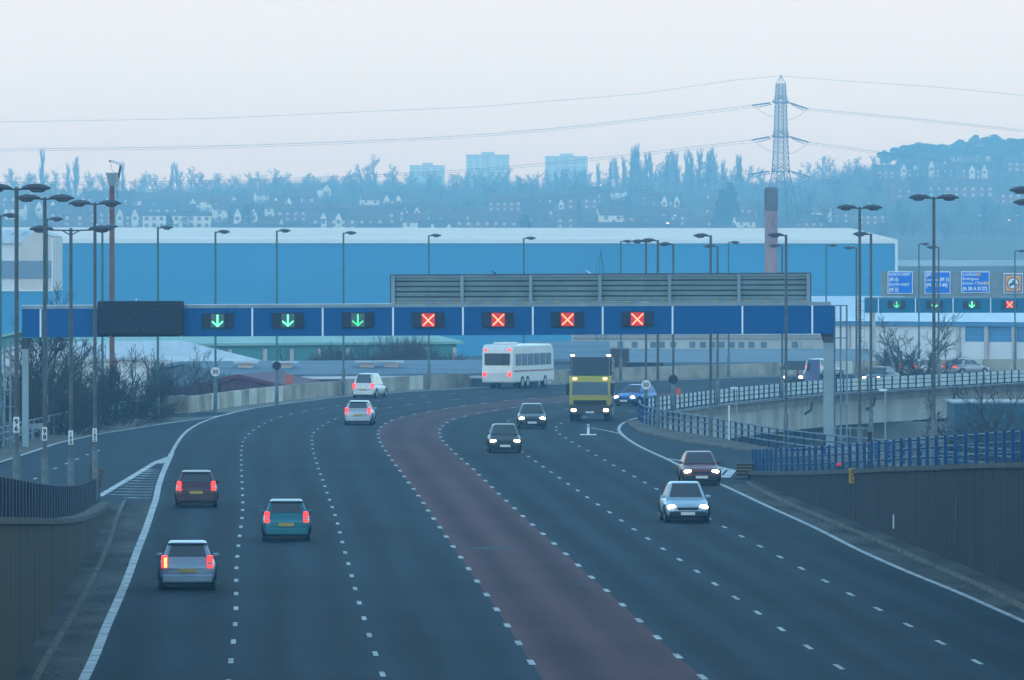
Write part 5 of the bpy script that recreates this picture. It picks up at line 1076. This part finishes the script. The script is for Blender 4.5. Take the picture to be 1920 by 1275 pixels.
# ---------------------------------------------------------------- houses on the hill
brick = mat('house_brick', (.16,.085,.07), .9, .2, .4); brick2 = mat('house_brick_brown', (.13,.09,.08), .9, .2, .4); rend = mat('house_render_white', (.72,.70,.66), .8, .05, .4)
tile = mat('roof_tile_dark', (.05,.05,.06), .85, .25, .3); tile2 = mat('roof_tile_brown', (.085,.06,.055), .85, .25, .3); wfr = mat('window_pale', (.50,.52,.54), .5, .1, .6)
def house(kind):
    t = thing('house', 'x', 'house', group='houses on the hillside'); W, Dp, ze, zr = {'semi':(7,4,5.2,8.4),'det':(4.5,4,5.2,8.6),'terr':(14,4,5.0,8.0),'gable':(3.2,5,5.6,9.2),'white':(4.5,4,5.2,8.2),'wterr':(12,4,5.4,6.2),'bay':(6,4,5.4,8.8)}[kind]
    mw = {'semi':brick,'det':brick2,'terr':brick,'gable':rend,'white':rend,'wterr':rend,'bay':brick2}[kind]; mr = tile if kind in ('semi','gable','bay','wterr') else tile2
    if kind in ('gable',):
        mb = MB(); P_ = [(-W,-Dp,-2),(W,-Dp,-2),(W,-Dp,ze),(0,-Dp,zr),(-W,-Dp,ze)]; mb.ring([P_,[(x,Dp,z) for x,y,z in P_]]); mb.build('wall', mw, t)
        mb = MB(); mb.add([(-W-.3,-Dp-.3,ze-.25),(0,-Dp-.3,zr+.15),(W+.3,-Dp-.3,ze-.25),(-W-.3,Dp+.3,ze-.25),(0,Dp+.3,zr+.15),(W+.3,Dp+.3,ze-.25)], [(0,1,4,3),(1,2,5,4)]); r = mb.build('roof', mr, t); sm = r.modifiers.new('s','SOLIDIFY'); sm.thickness = .2; sm.offset = 1
    else:
        mb = MB(); P_ = [(-W,-Dp,-2),(-W,Dp,-2),(-W,Dp,ze),(-W,0,zr-.1),(-W,-Dp,ze)]; mb.ring([P_,[(W,y,z) for x,y,z in P_]]); mb.build('wall', mw, t)
        mb = MB(); mb.add([(-W-.3,-Dp-.4,ze-.3),(W+.3,-Dp-.4,ze-.3),(W+.3,0,zr+.1),(-W-.3,0,zr+.1),(-W-.3,Dp+.4,ze-.3),(W+.3,Dp+.4,ze-.3)], [(0,1,2,3),(3,2,5,4)]); r = mb.build('roof', mr, t); sm = r.modifiers.new('s','SOLIDIFY'); sm.thickness = .2; sm.offset = 1
    for x in ([0] if kind in ('gable','det','white') else [-W*.95, 0, W*.95] if kind != 'wterr' else []):
        mb = MB(); zc = zr; mb.box(x-.4,x+.4,.3,1.0,zc-1,zc+1.2); mb.build('chimney', brick, r)
    n = {'semi':4,'det':2,'terr':8,'gable':2,'white':2,'wterr':9,'bay':3}[kind]
    for i in range(n):
        x = -W + (i+.5)*2*W/n
        for z0, z1 in ((.9,2.3),(3.4,4.7)):
            mb = MB(); mb.box(x-.62,x+.62,-Dp-.08,-Dp-.01,z0,z1); mb.build('window', wfr if kind != 'white' and kind != 'gable' and kind != 'wterr' else m_win, t)
    if kind == 'bay':
        for x in (-3, 3):
            mb = MB(); P_ = [(x-1.3,-Dp-1.2,-2),(x+1.3,-Dp-1.2,-2),(x+1.3,-Dp-1.2,5.2),(x,-Dp-1.2,7.6),(x-1.3,-Dp-1.2,5.2)]; mb.ring([P_,[(a,-Dp-.02,z) for a,y,z in P_]]); g = mb.build('gable_bay', rend, t)
            mb = MB(); mb.box(x-.7,x+.7,-Dp-1.27,-Dp-1.21,3.2,4.6); mb.build('window', m_win, g)
    return t
HP = {k: Proto(house(k)) for k in ('semi','det','terr','gable','white','wterr','bay')}
KN = {'semi':'brick semi detached house','det':'small brown house','terr':'long brick terrace','gable':'bright white gable house','white':'white rendered house','wterr':'long white terrace block','bay':'twin gabled brown house'}
def band(x):
    for lim, nm in ((130,'at the far left'),(260,'above the message board'),(420,'above the first green arrow'),(560,'above the second green arrow'),(700,'above the third green arrow'),(860,'below the faint low tower'),(1010,'below the left tall tower'),(1160,'below the right tall tower'),(1300,'below the highest poplars'),(1430,'left of the chimney'),(1600,'right of the pylon foot'),(1720,'under the ridge\'s left end'),(1850,'under the middle ridge'),(3000,'at the far right')):
        if x < lim: return nm
OL = [o.replace('from the left', 'from left') for o in ORD]
used = {}
def rowname(D): return 'lowest' if D < 1460 else 'lower' if D < 1640 else 'middle' if D < 1850 else 'upper' if D < 2060 else 'top'
HL = [('wterr',332,None,1578,0,1.12),('gable',606,372,1620,.5,.75),('gable',934,396,1560,.6,.72),('white',545,378,1640,-.3,.8),('white',490,380,1650,.3,.7),('gable',385,384,1650,.9,.6),('terr',1060,394,1560,.15,1.0),('gable',1037,384,1700,0,.55),('gable',1052,385,1705,.5,.5),('white',1160,376,1700,-.2,.75),('semi',740,418,1430,-.4,.95),('det',805,412,1440,.3,.9),('det',775,400,1500,-.2,.9),('bay',1040,400,1570,.1,.8)]
for x, D in ((240,1600),(300,1685),(350,1675),(420,1660),(455,1700),(520,1690),(575,1660),(640,1640),(680,1655),(725,1670),(775,1690),(830,1650),(870,1640),(905,1600),(965,1590),(1010,1650),(30,1640),(90,1660),(150,1620),(205,1670)): HL.append((R.choice(('semi','terr','white','det','bay')), x, None, D, R.uniform(-.5,.5), R.uniform(.85,1.05)))
for x, D in ((40,1440),(110,1460),(180,1450),(240,1430),(450,1450),(510,1430),(570,1470),(650,1450),(700,1490),(860,1470),(905,1450),(980,1440),(1120,1480),(1180,1470),(1240,1500),(1290,1450),(1350,1480),(1400,1460)): HL.append((R.choice(('semi','det','semi','terr')), x, None, D, R.uniform(-.7,.7), R.uniform(.8,1.0)))
for x, y, D, k in ((1240,388,1620,'white'),(1270,395,1600,'det'),(1310,405,1560,'white'),(1330,372,1700,'bay'),(1370,380,1680,'terr'),(1225,405,1540,'semi'),(1395,402,1560,'white'),(1540,388,1620,'white'),(1580,395,1600,'det'),(1520,410,1540,'semi'),(1630,400,1580,'semi')): HL.append((k, x, None, D, R.uniform(-.4,.4), .85))
for x, y, k, s_, rz in ((1665,338,'semi',.9,.1),(1705,335,'bay',1.0,.0),(1756,333,'bay',1.1,.1),(1800,335,'terr',.9,.0),(1835,338,'bay',1.0,-.1),(1880,320,'bay',1.15,.1),(1910,325,'semi',1.1,.2),(1780,312,'white',1.1,.2),(1740,300,'semi',1.0,.1),(1825,300,'det',1.3,-.2),(1800,372,'terr',1.1,.0),(1900,385,'semi',1.0,.1),(1690,375,'det',1.0,.3)): HL.append((k, x, y, 2000 - (y-300)*4.2, rz, s_))
for i in range(34):
    x = 20 + i*40 + R.uniform(-10, 10); HL.append((R.choice(('semi','white','det','terr','bay')), x, None, R.choice((1500, 1580, 1745, 1800) if not 225 < x < 430 else (1745, 1800)), R.uniform(-.5,.5), R.uniform(.9,1.1)))
for k, x, y, D, rz, s_ in sorted(HL, key=lambda h: h[1]):
    if y is not None:      # stand the house where the slope reaches that line of sight
        D = min((abs(HY - (terr((x-CX)/F*q_, q_) - CH)*F/q_ - y), q_) for q_ in [2600+12*i_ for i_ in range(150)])[1] / K
    key = (k, rowname(D), band(x)); D *= K; X = (x-CX)/F*D; z = terr(X, D); used.setdefault(key, []).append((k, X, D, z, rz, s_, x))
for (k, rw, bd), L_ in used.items():
    for i, (k_, X, D, z, rz, s_, x) in enumerate(L_):
        suf = '' if len(L_) == 1 else ', %s' % OL[i]
        HP[k].put('%s, %s row, %s%s' % (KN[k], rw, bd, suf), (X, D, z), rz, (s_,s_,s_))
# tower blocks
tm = mat('tower_concrete', (.42,.42,.42), .8, .05, .3); tw = mat('tower_window', (.14,.17,.22), .4,.1,.5)
for x0, x1, yt, D, lab in ((874,955,292,5850,'tall pale tower block on the skyline, left of the pair'),(1022,1102,295,5950,'tall pale tower block on the skyline, right of the pair'),(768,834,312,6000,'low faint flat block on the skyline left of the two towers')):
    k = D/F; zg = terr((x0-CX)*k, D)-6; H = CH-(yt-HY)*k-zg; W = (x1-x0)*k; t = thing('tower_block', lab, 'tower block', ((x0-CX)*k, D, zg))
    mb = MB(); mb.box(0,W,0,14,0,H); mb.build('wall', tm, t)
    mb = MB(); mb.box(-.15,W+.15,-.15,14.15,H+.003,H+.9); mb.build('roof_edge', mat('tower_edge', (.16,.18,.2), .8), t)
    mb = MB(); mb.box(W*.35,W*.66,2,7,H+.81,H+3.2); mb.build('lift_house', tm, t)
    mb = MB(); mb.box(W*.47,W*.53,-.12,-.02,0,H-.2); mb.build('stair_strip', tw, t)
    for j in range(4):
        for i in range(6):
            if i in (3,) : continue
            mb = MB(); x = W*(.04+i*.16); mb.box(x,x+W*.10,-.09,-.01,H-2.6-j*2.9,H-1.1-j*2.9); mb.build('window', tw, t)
# ---------------------------------------------------------------- trees
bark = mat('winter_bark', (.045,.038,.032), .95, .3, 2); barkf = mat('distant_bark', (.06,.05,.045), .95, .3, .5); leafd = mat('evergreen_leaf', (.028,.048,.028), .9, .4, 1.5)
def rv(r): 
    while True:
        v = Vector((r.uniform(-1,1), r.uniform(-1,1), r.uniform(-1,1)))
        if .05 < v.length < 1: return v.normalized()
def bare(seed, H, r0, levels, ang, nch, shrink, up, tw=.012, trunkf=.3, mtl=None, stems=1, stemang=.2, name='bare_tree', cat='tree', wob=.12, lvl_trunk=0):
    r = random.Random(seed); trunk, crown = MB(), MB()
    def br(p, d, L, rad, lv, mbx):
        seg = 3 if lv < 2 else 2; pts = [p]; q = p; dd = d
        for i in range(seg):
            dd = (dd + rv(r)*wob + Vector((0,0,up*.15))).normalized(); q = q + dd*(L/seg); pts.append(q)
        for i in range(seg):
            a = rad*(1-.55*i/seg); b = rad*(1-.55*(i+1)/seg); mbx.tube(pts[i], pts[i+1], max(a,tw), max(b,tw*.8), n=5 if lv == 0 else 3, cap=False)
        if lv >= levels: return
        n = nch[min(lv, len(nch)-1)]
        for k in range(n):
            u = (trunkf if lv == 0 else .25) + (1-(trunkf if lv == 0 else .25))*(k+r.random()*.8)/n; u = min(u, .99); i = int(u*seg); f = u*seg-i; s = pts[i].lerp(pts[i+1], f)
            ax = rv(r); ax = (ax - dd*ax.dot(dd)).normalized(); a = ang*r.uniform(.7,1.25); nd = (dd*math.cos(a)+ax*math.sin(a)+Vector((0,0,up*.35))).normalized()
            br(s, nd, L*shrink*r.uniform(.7,1.15)*(1-.35*u if lv == 0 else 1), rad*(.55 if lv < 2 else .6)*(1-.3*u), lv+1, crown)
    for s in range(stems):
        a = 2*math.pi*s/stems + r.uniform(-.3,.3); st = stemang*r.uniform(.5,1.1) if stems > 1 else .03
        br(Vector((math.cos(a)*.15*(stems>1), math.sin(a)*.15*(stems>1), -.3)), Vector((math.cos(a)*math.sin(st), math.sin(a)*math.sin(st), math.cos(st))), H*r.uniform(.55,.66), r0, 0, trunk)
    t = thing(name, 'x', cat); trunk.build('trunk', mtl or bark, t); crown.build('crown', mtl or bark, t); return t
def put(pr, lab, px, base_y, D, rz=0, sc=1.0, zg=None, sx=None, group=None):
    X = (px-CX)/F*D; z = zg if zg is not None else (terr(X, D) if base_y is None else CH-(base_y-HY)/F*D)
    return pr.put(lab, (X, D, z), rz, (sx or sc, sx or sc, sc), group)
# near and middle bare trees
tA = Proto(bare(11, 11, .16, 4, .62, (9,6,5,4), .50, .25, tw=.011, trunkf=.2, stems=3, stemang=.35))
tB = Proto(bare(23, 11, .15, 4, .55, (9,7,5,4), .52, .3, tw=.011, trunkf=.15, stems=4, stemang=.5))
gb = 'bare trees and thickets beside the left slip road'
def rail_D(px): return F*CH/(lerp_tab([(-120,880),(0,838),(100,812),(181,793.6),(266,778.5),(347,771.5),(480,757)], px)-HY)
for i, (pr, px, ty, D, sc, rz, lab) in enumerate(((tB,-20,548,430,1.35,.3,'bare thicket at the left edge behind the 96 post, reaching above the gantry'),(tA,70,640,395,.9,1,'dense bare thicket behind the 98 post'),(tB,120,650,410,.9,2.1,'dense bare bush behind the 100 post'),(tB,160,660,400,.85,.7,'bare bush left of the 102 post'),(tA,205,635,420,1.0,2.9,'spreading bare tree just right of the 102 post'),(tB,240,650,430,.9,4.0,'bare tree under the message board'),(tA,90,690,375,.75,5.0,'low dark thicket directly behind the left guard railing'),(tA,320,655,520,.9,.4,'pale bare tree beyond the maroon roof, right of the message board'),(tB,350,668,525,.75,5.5,'smaller pale bare tree left of the round 50 sign'),(tB,40,660,385,.9,3.3,'bare thicket between the 96 and 98 posts'))):
    D = max(D, rail_D(px)+9+3*(i%4)); k = D/F; zt = CH-(ty-HY)*k; H = (zt+5.5); put(pr, lab, px, None, D, rz, H/9.6, -5.5, sx=H/9.6*(1.0 if i not in (1,2,3,6) else 1.25), group=gb)
for px, ty, D, rz, sx, lab in ((690,628,640,1.2,1.25,'wide bare tree under the gantry between the third arrow and the first red cross'),(560,652,640,2.2,.9,'small bare tree in front of the teal unit'),(760,655,650,3.2,.9,'low bare tree left of the white coach'),(1712,585,610,.5,1.25,'spreading bare tree beneath the distant gantry'),(1500,640,700,1.6,.6,'thin bare tree left of the gantry leg')):
    k = D/F; zt = CH-(ty-HY)*k; H = zt+6; put(tB if px < 1700 else tA, lab, px, None, D, rz, H/9.6, -6, sx=H/9.6*sx)
for px, ty, D, rz, sx, lab in ((1850,735,425,.9,1.2,'dark bare tree in front of the teal grey building at right'),(1925,720,400,2.4,1.1,'bare tree at the right edge above the blue parapet')):
    k = D/F; zt = CH-(ty-HY)*k; H = zt+7.5; put(tA, lab, px, None, D, rz, H/9.6, -7.5, sx=H/9.6*sx*1.1)
# undergrowth at the foot of the thickets
mb = MB(); r = random.Random(5)
for i in range(9000):
    px = r.uniform(-60, 350); D = rail_D(px)+r.uniform(4, 60); X = (px-CX)/F*D; h = r.uniform(1.5, 6.5)*(1-max(0,px-120)/260); p = Vector((X, D, -5.0+r.random()*3)); d = Vector((r.uniform(-.6,.6), r.uniform(-.5,.5), 1)).normalized(); q = p+d*h
    mb.add([p+Vector((.02,0,0)), p-Vector((.02,0,0)), q], [(0,1,2)]); m_ = p.lerp(q,.5)
    for k in range(3): e = m_+(rv(r)+Vector((0,0,.5)))*r.uniform(.4,1.3); mb.add([m_+Vector((0,0,.015)), m_-Vector((0,0,.015)), e], [(0,1,2)])
tag(mb.build('undergrowth', bark), 'tangled bare undergrowth behind the left guard railing', 'undergrowth', kind='stuff')
mb = MB()
for i in range(7000):
    px = r.uniform(575, 870); D = r.uniform(588, 640); X = (px-CX)/F*D; h = r.uniform(.5, 4.2)*(.55+.45*math.sin(px*.031)*math.sin(px*.013+1))*1.4; p = Vector((X, D, -2.0+r.random()*3)); q = p+Vector((r.uniform(-.5,.5), 0, 1)).normalized()*h*.7
    mb.add([p+Vector((.03,0,0)), p-Vector((.03,0,0)), q], [(0,1,2)]); e = p.lerp(q,.6)+rv(r)*.9; mb.add([p.lerp(q,.6)+Vector((0,0,.03)), p.lerp(q,.6), e], [(0,1,2)])
tag(mb.build('undergrowth', bark), 'grey brown scrub behind the shed roofs under the gantry', 'undergrowth', kind='stuff')
# distant trees
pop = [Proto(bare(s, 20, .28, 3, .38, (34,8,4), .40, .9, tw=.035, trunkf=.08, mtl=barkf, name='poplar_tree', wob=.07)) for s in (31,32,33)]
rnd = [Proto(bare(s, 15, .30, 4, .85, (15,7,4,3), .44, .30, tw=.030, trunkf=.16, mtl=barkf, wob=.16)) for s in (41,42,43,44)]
def leafy(seed, kind):
    r = random.Random(seed); t = thing('pine_tree' if kind == 'pine' else 'conifer_tree', 'x', 'tree'); mb = MB(); mb.tube((0,0,-1),(0,0,8),.3,.15,6)
    if kind == 'pine':
        for a in range(6): mb.tube((0,0,4+a*.7),(2.6*math.cos(a*2.1),2.6*math.sin(a*2.1),7+a*.6),.1,.05,4)
    mb.build('trunk', barkf, t); mb = MB()
    if kind == 'pine': blobs = [(r.uniform(-3.0,3.0), r.uniform(-3,3), r.uniform(6.0,10.5), r.uniform(1.2,2.2)) for _ in range(14)]
    else: blobs = [(r.uniform(-.6,.6)*(1-i/16), r.uniform(-.6,.6)*(1-i/16), 1+i*.8, 2.6*(1-i/15)**.8+.2) for i in range(14)]
    for bx,by,bz,br_ in blobs:
        for _ in range(int(110*br_)):
            v = rv(r)*br_*r.uniform(.6,1.05); v.z *= .7; c = Vector((bx,by,bz))+v; u, w_ = rv(r)*.28, rv(r)*.28; mb.add([c-u-w_, c+u-w_, c+u+w_, c-u+w_], [(0,1,2,3)])
    mb.build('crown', leafd, t); return t
pine = [Proto(leafy(s, 'pine')) for s in (51,52,53)]; con = [Proto(leafy(s, 'con')) for s in (61,)]
TL = []     # kind, px, top y, base D, width factor
for px, ty, D, w_ in ((78,272,2150,1.9),(128,302,2200,.8),(142,290,2200,1.5),(231,298,2250,.8),(322,300,2250,.8),(335,302,2200,.9)): TL.append(('pop',px,ty,D,w_))
for px, ty in ((1123,302),(1141,296),(1157,292),(1180,270),(1187,266),(1200,275),(1210,280),(1222,286),(1246,281),(1262,280),(1270,277),(1288,275),(1300,280),(1310,273),(1322,278),(1330,271),(1340,280),(1358,296),(1382,290),(1392,286),(1045,318),(1095,312),(1170,290),(1255,292)): TL.append(('pop',px,ty,R.uniform(2000,2300),1.0))
for px, ty, D, w_ in ((705,288,2050,1.5),(680,305,2100,1.2),(735,306,2100,1.2),(527,312,2250,1.3),(490,318,2300,1.2),(20,312,2300,1.5),(48,318,2350,1.3),(180,318,2250,1.4),(270,320,2300,1.4),(300,322,2300,1.2),(360,310,2300,1.3),(410,322,2300,1.4),(445,325,2300,1.3),(580,322,2300,1.4),(620,325,2300,1.4),(655,326,2250,1.3),(770,322,2250,1.5),(815,320,2200,1.4),(850,324,2200,1.3),(890,322,2150,1.3),(930,320,2150,1.4),(975,326,2200,1.4),(1010,322,2150,1.3),(1060,320,2150,1.5),(1090,316,2150,1.4),(1140,312,2150,1.3),(1200,300,2150,1.5),(1235,304,2150,1.5),(1280,302,2150,1.5),(1330,298,2150,1.5),(1365,305,2150,1.4),(1400,306,2200,1.4),(1425,312,2200,1.3),(1500,316,2250,1.3),(1525,300,2200,1.2),(1545,290,2150,1.3),(1562,292,2150,1.2),(1585,298,2100,1.4),(1610,292,2100,1.4),(1635,290,2100,1.4),(1655,296,2050,1.4)): TL.append(('rnd',px,ty,D,w_))
for i in range(64):
    px = 8+i*25.5+R.uniform(-9,9)
    if px < 1500: TL.append(('rnd',px,R.uniform(316,334),R.uniform(2050,2350),R.uniform(1.3,1.8)))
for px, ty in ((880,318),(905,314),(925,316),(948,312),(1030,316),(1052,312),(1072,314),(1090,310),(1190,292),(1215,298),(1240,296),(1265,300),(1295,294),(1320,292),(1350,300)): TL.append(('rnd',px,ty,R.uniform(2100,2300),1.5))
for i in range(50):   # among and behind the houses
    px = 15+i*38+R.uniform(-12,12); D = R.choice((1500,1560,1620,1700,1760,1820,1900,1980)); TL.append(('rnd',px,None,D,R.uniform(1.2,1.7)))
for i in range(34):
    px = 30+i*42+R.uniform(-14,14)
    if not any(a_ < px < b_ for a_, b_ in ((250,412),(585,625),(915,955),(1025,1055))): TL.append(('rnd',px,None,R.uniform(1340,1480),R.uniform(1.1,1.5)))
for i in range(34):
    TL.append(('rnd',1475+R.random()*470,None,R.uniform(1400,2000),R.uniform(1.3,1.7)))
for i in range(26): TL.append(('rnd',20+i*74/1.9*1.9+R.uniform(-10,10),None,R.uniform(1780,1960),R.uniform(1.5,1.9)))
for px, ty, w_ in ((1665,281,1.0),(1680,275,1.0),(1700,271,1.2),(1722,266,1.2),(1745,268,1.2),(1768,269,1.2),(1785,277,1.0),(1797,261,1.2),(1820,268,1.0),(1838,252,.9),(1868,251,1.4),(1885,262,1.2),(1908,258,1.3),(1930,256,1.3),(1708,280,1.3),(1735,278,1.4),(1762,280,1.4),(1812,276,1.4),(1845,272,1.4),(1895,270,1.4)): TL.append(('pine',px,ty,R.uniform(2080,2200),w_))
for px, ty, D, w_ in ((1370,340,1640,1.5),(1355,352,1600,1.2),(317,402,1405,1.0),(985,400,1460,1.2),(1085,372,1650,.8)): TL.append(('con',px,ty,D,w_))
NAT = {'pop':10.8,'rnd':14.0,'pine':11.8,'con':13.0}; KT = {'pop':'slender bare poplar','rnd':'round bare tree','pine':'flat topped pine','con':'dark pointed conifer'}
grp = {}
for k, px, ty, D, w_ in sorted(TL, key=lambda q: q[1]):
    rw0 = rowname(D); D *= K; X = (px-CX)/F*D; zg = terr(X, D)-.3; H = (CH-(ty-HY)/F*D-zg) if ty is not None else (R.uniform(8,13) if D > 2800 else R.uniform(5,9))
    rw = 'on the skyline' if (ty is not None and k != 'con') else 'by the %s houses' % rw0
    grp.setdefault((k, rw, band(px)), []).append((X, D, zg, H, w_))
def _nat(pr): return max((o.matrix_world.translation.z if False else max(v.co.z for v in o.data.vertices)) for o in pr.r.children)
for (k, rw, bd), L_ in grp.items():
    for i, (X, D, zg, H, w_) in enumerate(L_):
        PR_ = {'pop':pop,'rnd':rnd,'pine':pine,'con':con}[k]; pr = PR_[R.randrange(len(PR_))]; s_ = max(H, 4)/_nat(pr)
        suf = '' if len(L_) == 1 else ', %s' % (OL[i] if i < len(OL) else 'rightmost')
        sx = s_*w_ if k != 'pine' else max(s_, .62)*w_; sx = min(sx, 1.7)
        pr.put('%s %s, %s%s' % (KT[k], rw, bd, suf), (X, D, zg), R.uniform(0,6.28), (sx, sx, s_), {'pop':'bare poplars on the hill','rnd':'bare trees on the hill','pine':'pines on the right ridge','con':'conifers on the hill'}[k])
# continuous woodland belt behind the skyline trees
mb = MB()
for i in range(60000):
    px = R.uniform(-60, 1990); D = R.uniform(1500, 2420)*K; X = (px-CX)/F*D; z = terr(X, D); h = (R.uniform(1.5, 9) if D > 3750 else R.uniform(.6, 2.6))*(0.75+0.5*math.sin(px*.03+D*.01)*math.sin(px*.011)); c = Vector((X, D, z)); q = c+Vector((R.uniform(-.4,.4),0,1)).normalized()*h
    mb.add([c+Vector((.10,0,0)), c-Vector((.10,0,0)), q], [(0,1,2)])
    for k in range(2): a_ = c.lerp(q, R.uniform(.3,.8)); e = a_+(rv(R)+Vector((0,0,.6)))*R.uniform(1,3.4); mb.add([a_+Vector((.08,0,0)), a_-Vector((.08,0,0)), e], [(0,1,2)])
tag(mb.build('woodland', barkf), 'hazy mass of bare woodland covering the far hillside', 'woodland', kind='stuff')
# small lights on the hill
for px, py, D, c, lab in ((1126,347.5,1650,'w','tiny lit white lamp among the trees below the poplars'),(1265,404,1500,'w','tiny lit lamp between houses left of the chimney'),(1892,413,1400,'o','tiny orange street light at the right edge of the hillside'),(1252,418.5,1450,'r','pair of tiny red tail lights on the hillside street')):
    D *= K; p = Q(px, py, D); t = thing('street_light', lab, 'light', (p.x, p.y, terr(p.x, D))); H = max(.8, p.z-terr(p.x, D)); mb = MB(); mb.tube((0,0,0),(0,0,H),.07,n=5); mb.build('pole', pm, t)
    mb = MB(); mb.ball((0,-.2,H),.22 if c != 'r' else .45,.15,.16); mb.build('lamp', mat('hill_light_'+c, (.9,.8,.7), .4,.02,1, emit={'w':(1,.95,.85),'o':(1,.75,.45),'r':(1,.35,.3)}[c], es=7), t)
for i, px in enumerate((1837, 1908, 288, 405)):
    D = 1350*K; p = Q(px, 405 if px > 1000 else 382, D); t = thing('street_light', 'thin unlit street light on the hillside above the %s' % ('pale factory at right','motorcycle sign','message board','first green arrow')[i], 'light', (p.x, p.y, terr(p.x, D))); H = p.z-terr(p.x, D); mb = MB(); mb.tube((0,0,0),(0,0,H),.06,n=5); mb.build('pole', m_grey, t); mb = MB(); mb.box(-.7,.7,-.15,.15,H,H+.16); mb.build('lamp_head', m_div, t)
# grit and leaf litter on the shoulders
mb = MB(); r = random.Random(9)
def grit(P, Q_, n, lo, hi):
    for _ in range(n):
        i = r.randrange(0, min(len(P), len(Q_), 110)); a, b = P[i], Q_[i]; u = 1-(r.random()**2.2)*.95; c = a.lerp(b, u)
        if not lo < c.y < hi: continue
        s_ = r.uniform(.015, .06); mb.add([(c.x-s_,c.y-s_*2,.012),(c.x+s_,c.y-s_,.012),(c.x+s_*.6,c.y+s_*3,.014),(c.x,c.y,.012+s_*.8)], [(0,1,3),(1,2,3),(2,0,3)])
kq = kp[::1]; mq = match(kq, PL)
for _ in range(900):
    i = r.randrange(len(kq)); c = kq[i].lerp(mq[i], .06+.85*r.random()**2.5)
    if 120 < c.y < 300:
        s_ = r.uniform(.012, .05); mb.add([(c.x-s_,c.y-s_*2,.012),(c.x+s_,c.y-s_,.012),(c.x+s_*.6,c.y+s_*3,.014),(c.x,c.y,.012+s_*.8)], [(0,1,3),(1,2,3),(2,0,3)])
kq = kpr; mq = match(kq, PR)
for _ in range(700):
    i = r.randrange(len(kq)); c = kq[i].lerp(mq[i], .06+.85*r.random()**2.5)
    if 150 < c.y < 330:
        s_ = r.uniform(.012, .05); mb.add([(c.x-s_,c.y-s_*2,.012),(c.x+s_,c.y-s_,.012),(c.x+s_*.6,c.y+s_*3,.014),(c.x,c.y,.012+s_*.8)], [(0,1,3),(1,2,3),(2,0,3)])
tag(mb.build('grit', mat('grit_mix', (.05,.045,.04), .9, .5, 6, c2=(.11,.10,.09))), 'scattered grit and leaf litter along both kerbs', 'grit', kind='stuff')
# ---------------------------------------------------------------- haze
HAZE = 0.00037
mb = MB(); mb.box(-960, 960, -90, 6300, -9, 100); o = mb.build('haze', None); tag(o, 'pale blue winter haze over the valley', 'haze', kind='stuff')
m = bpy.data.materials.new('haze'); m.use_nodes = True; t = m.node_tree; t.nodes.clear(); oo = N(t, 'ShaderNodeOutputMaterial'); v = N(t, 'ShaderNodeVolumePrincipled'); t.links.new(v.outputs[0], oo.inputs['Volume'])
v.inputs['Density'].default_value = HAZE; v.inputs['Color'].default_value = (0.30, 0.66, 1.0, 1); v.inputs['Absorption Color'].default_value = (1,1,1,1); v.inputs['Anisotropy'].default_value = 0.6
o.data.materials.clear(); o.data.materials.append(m)
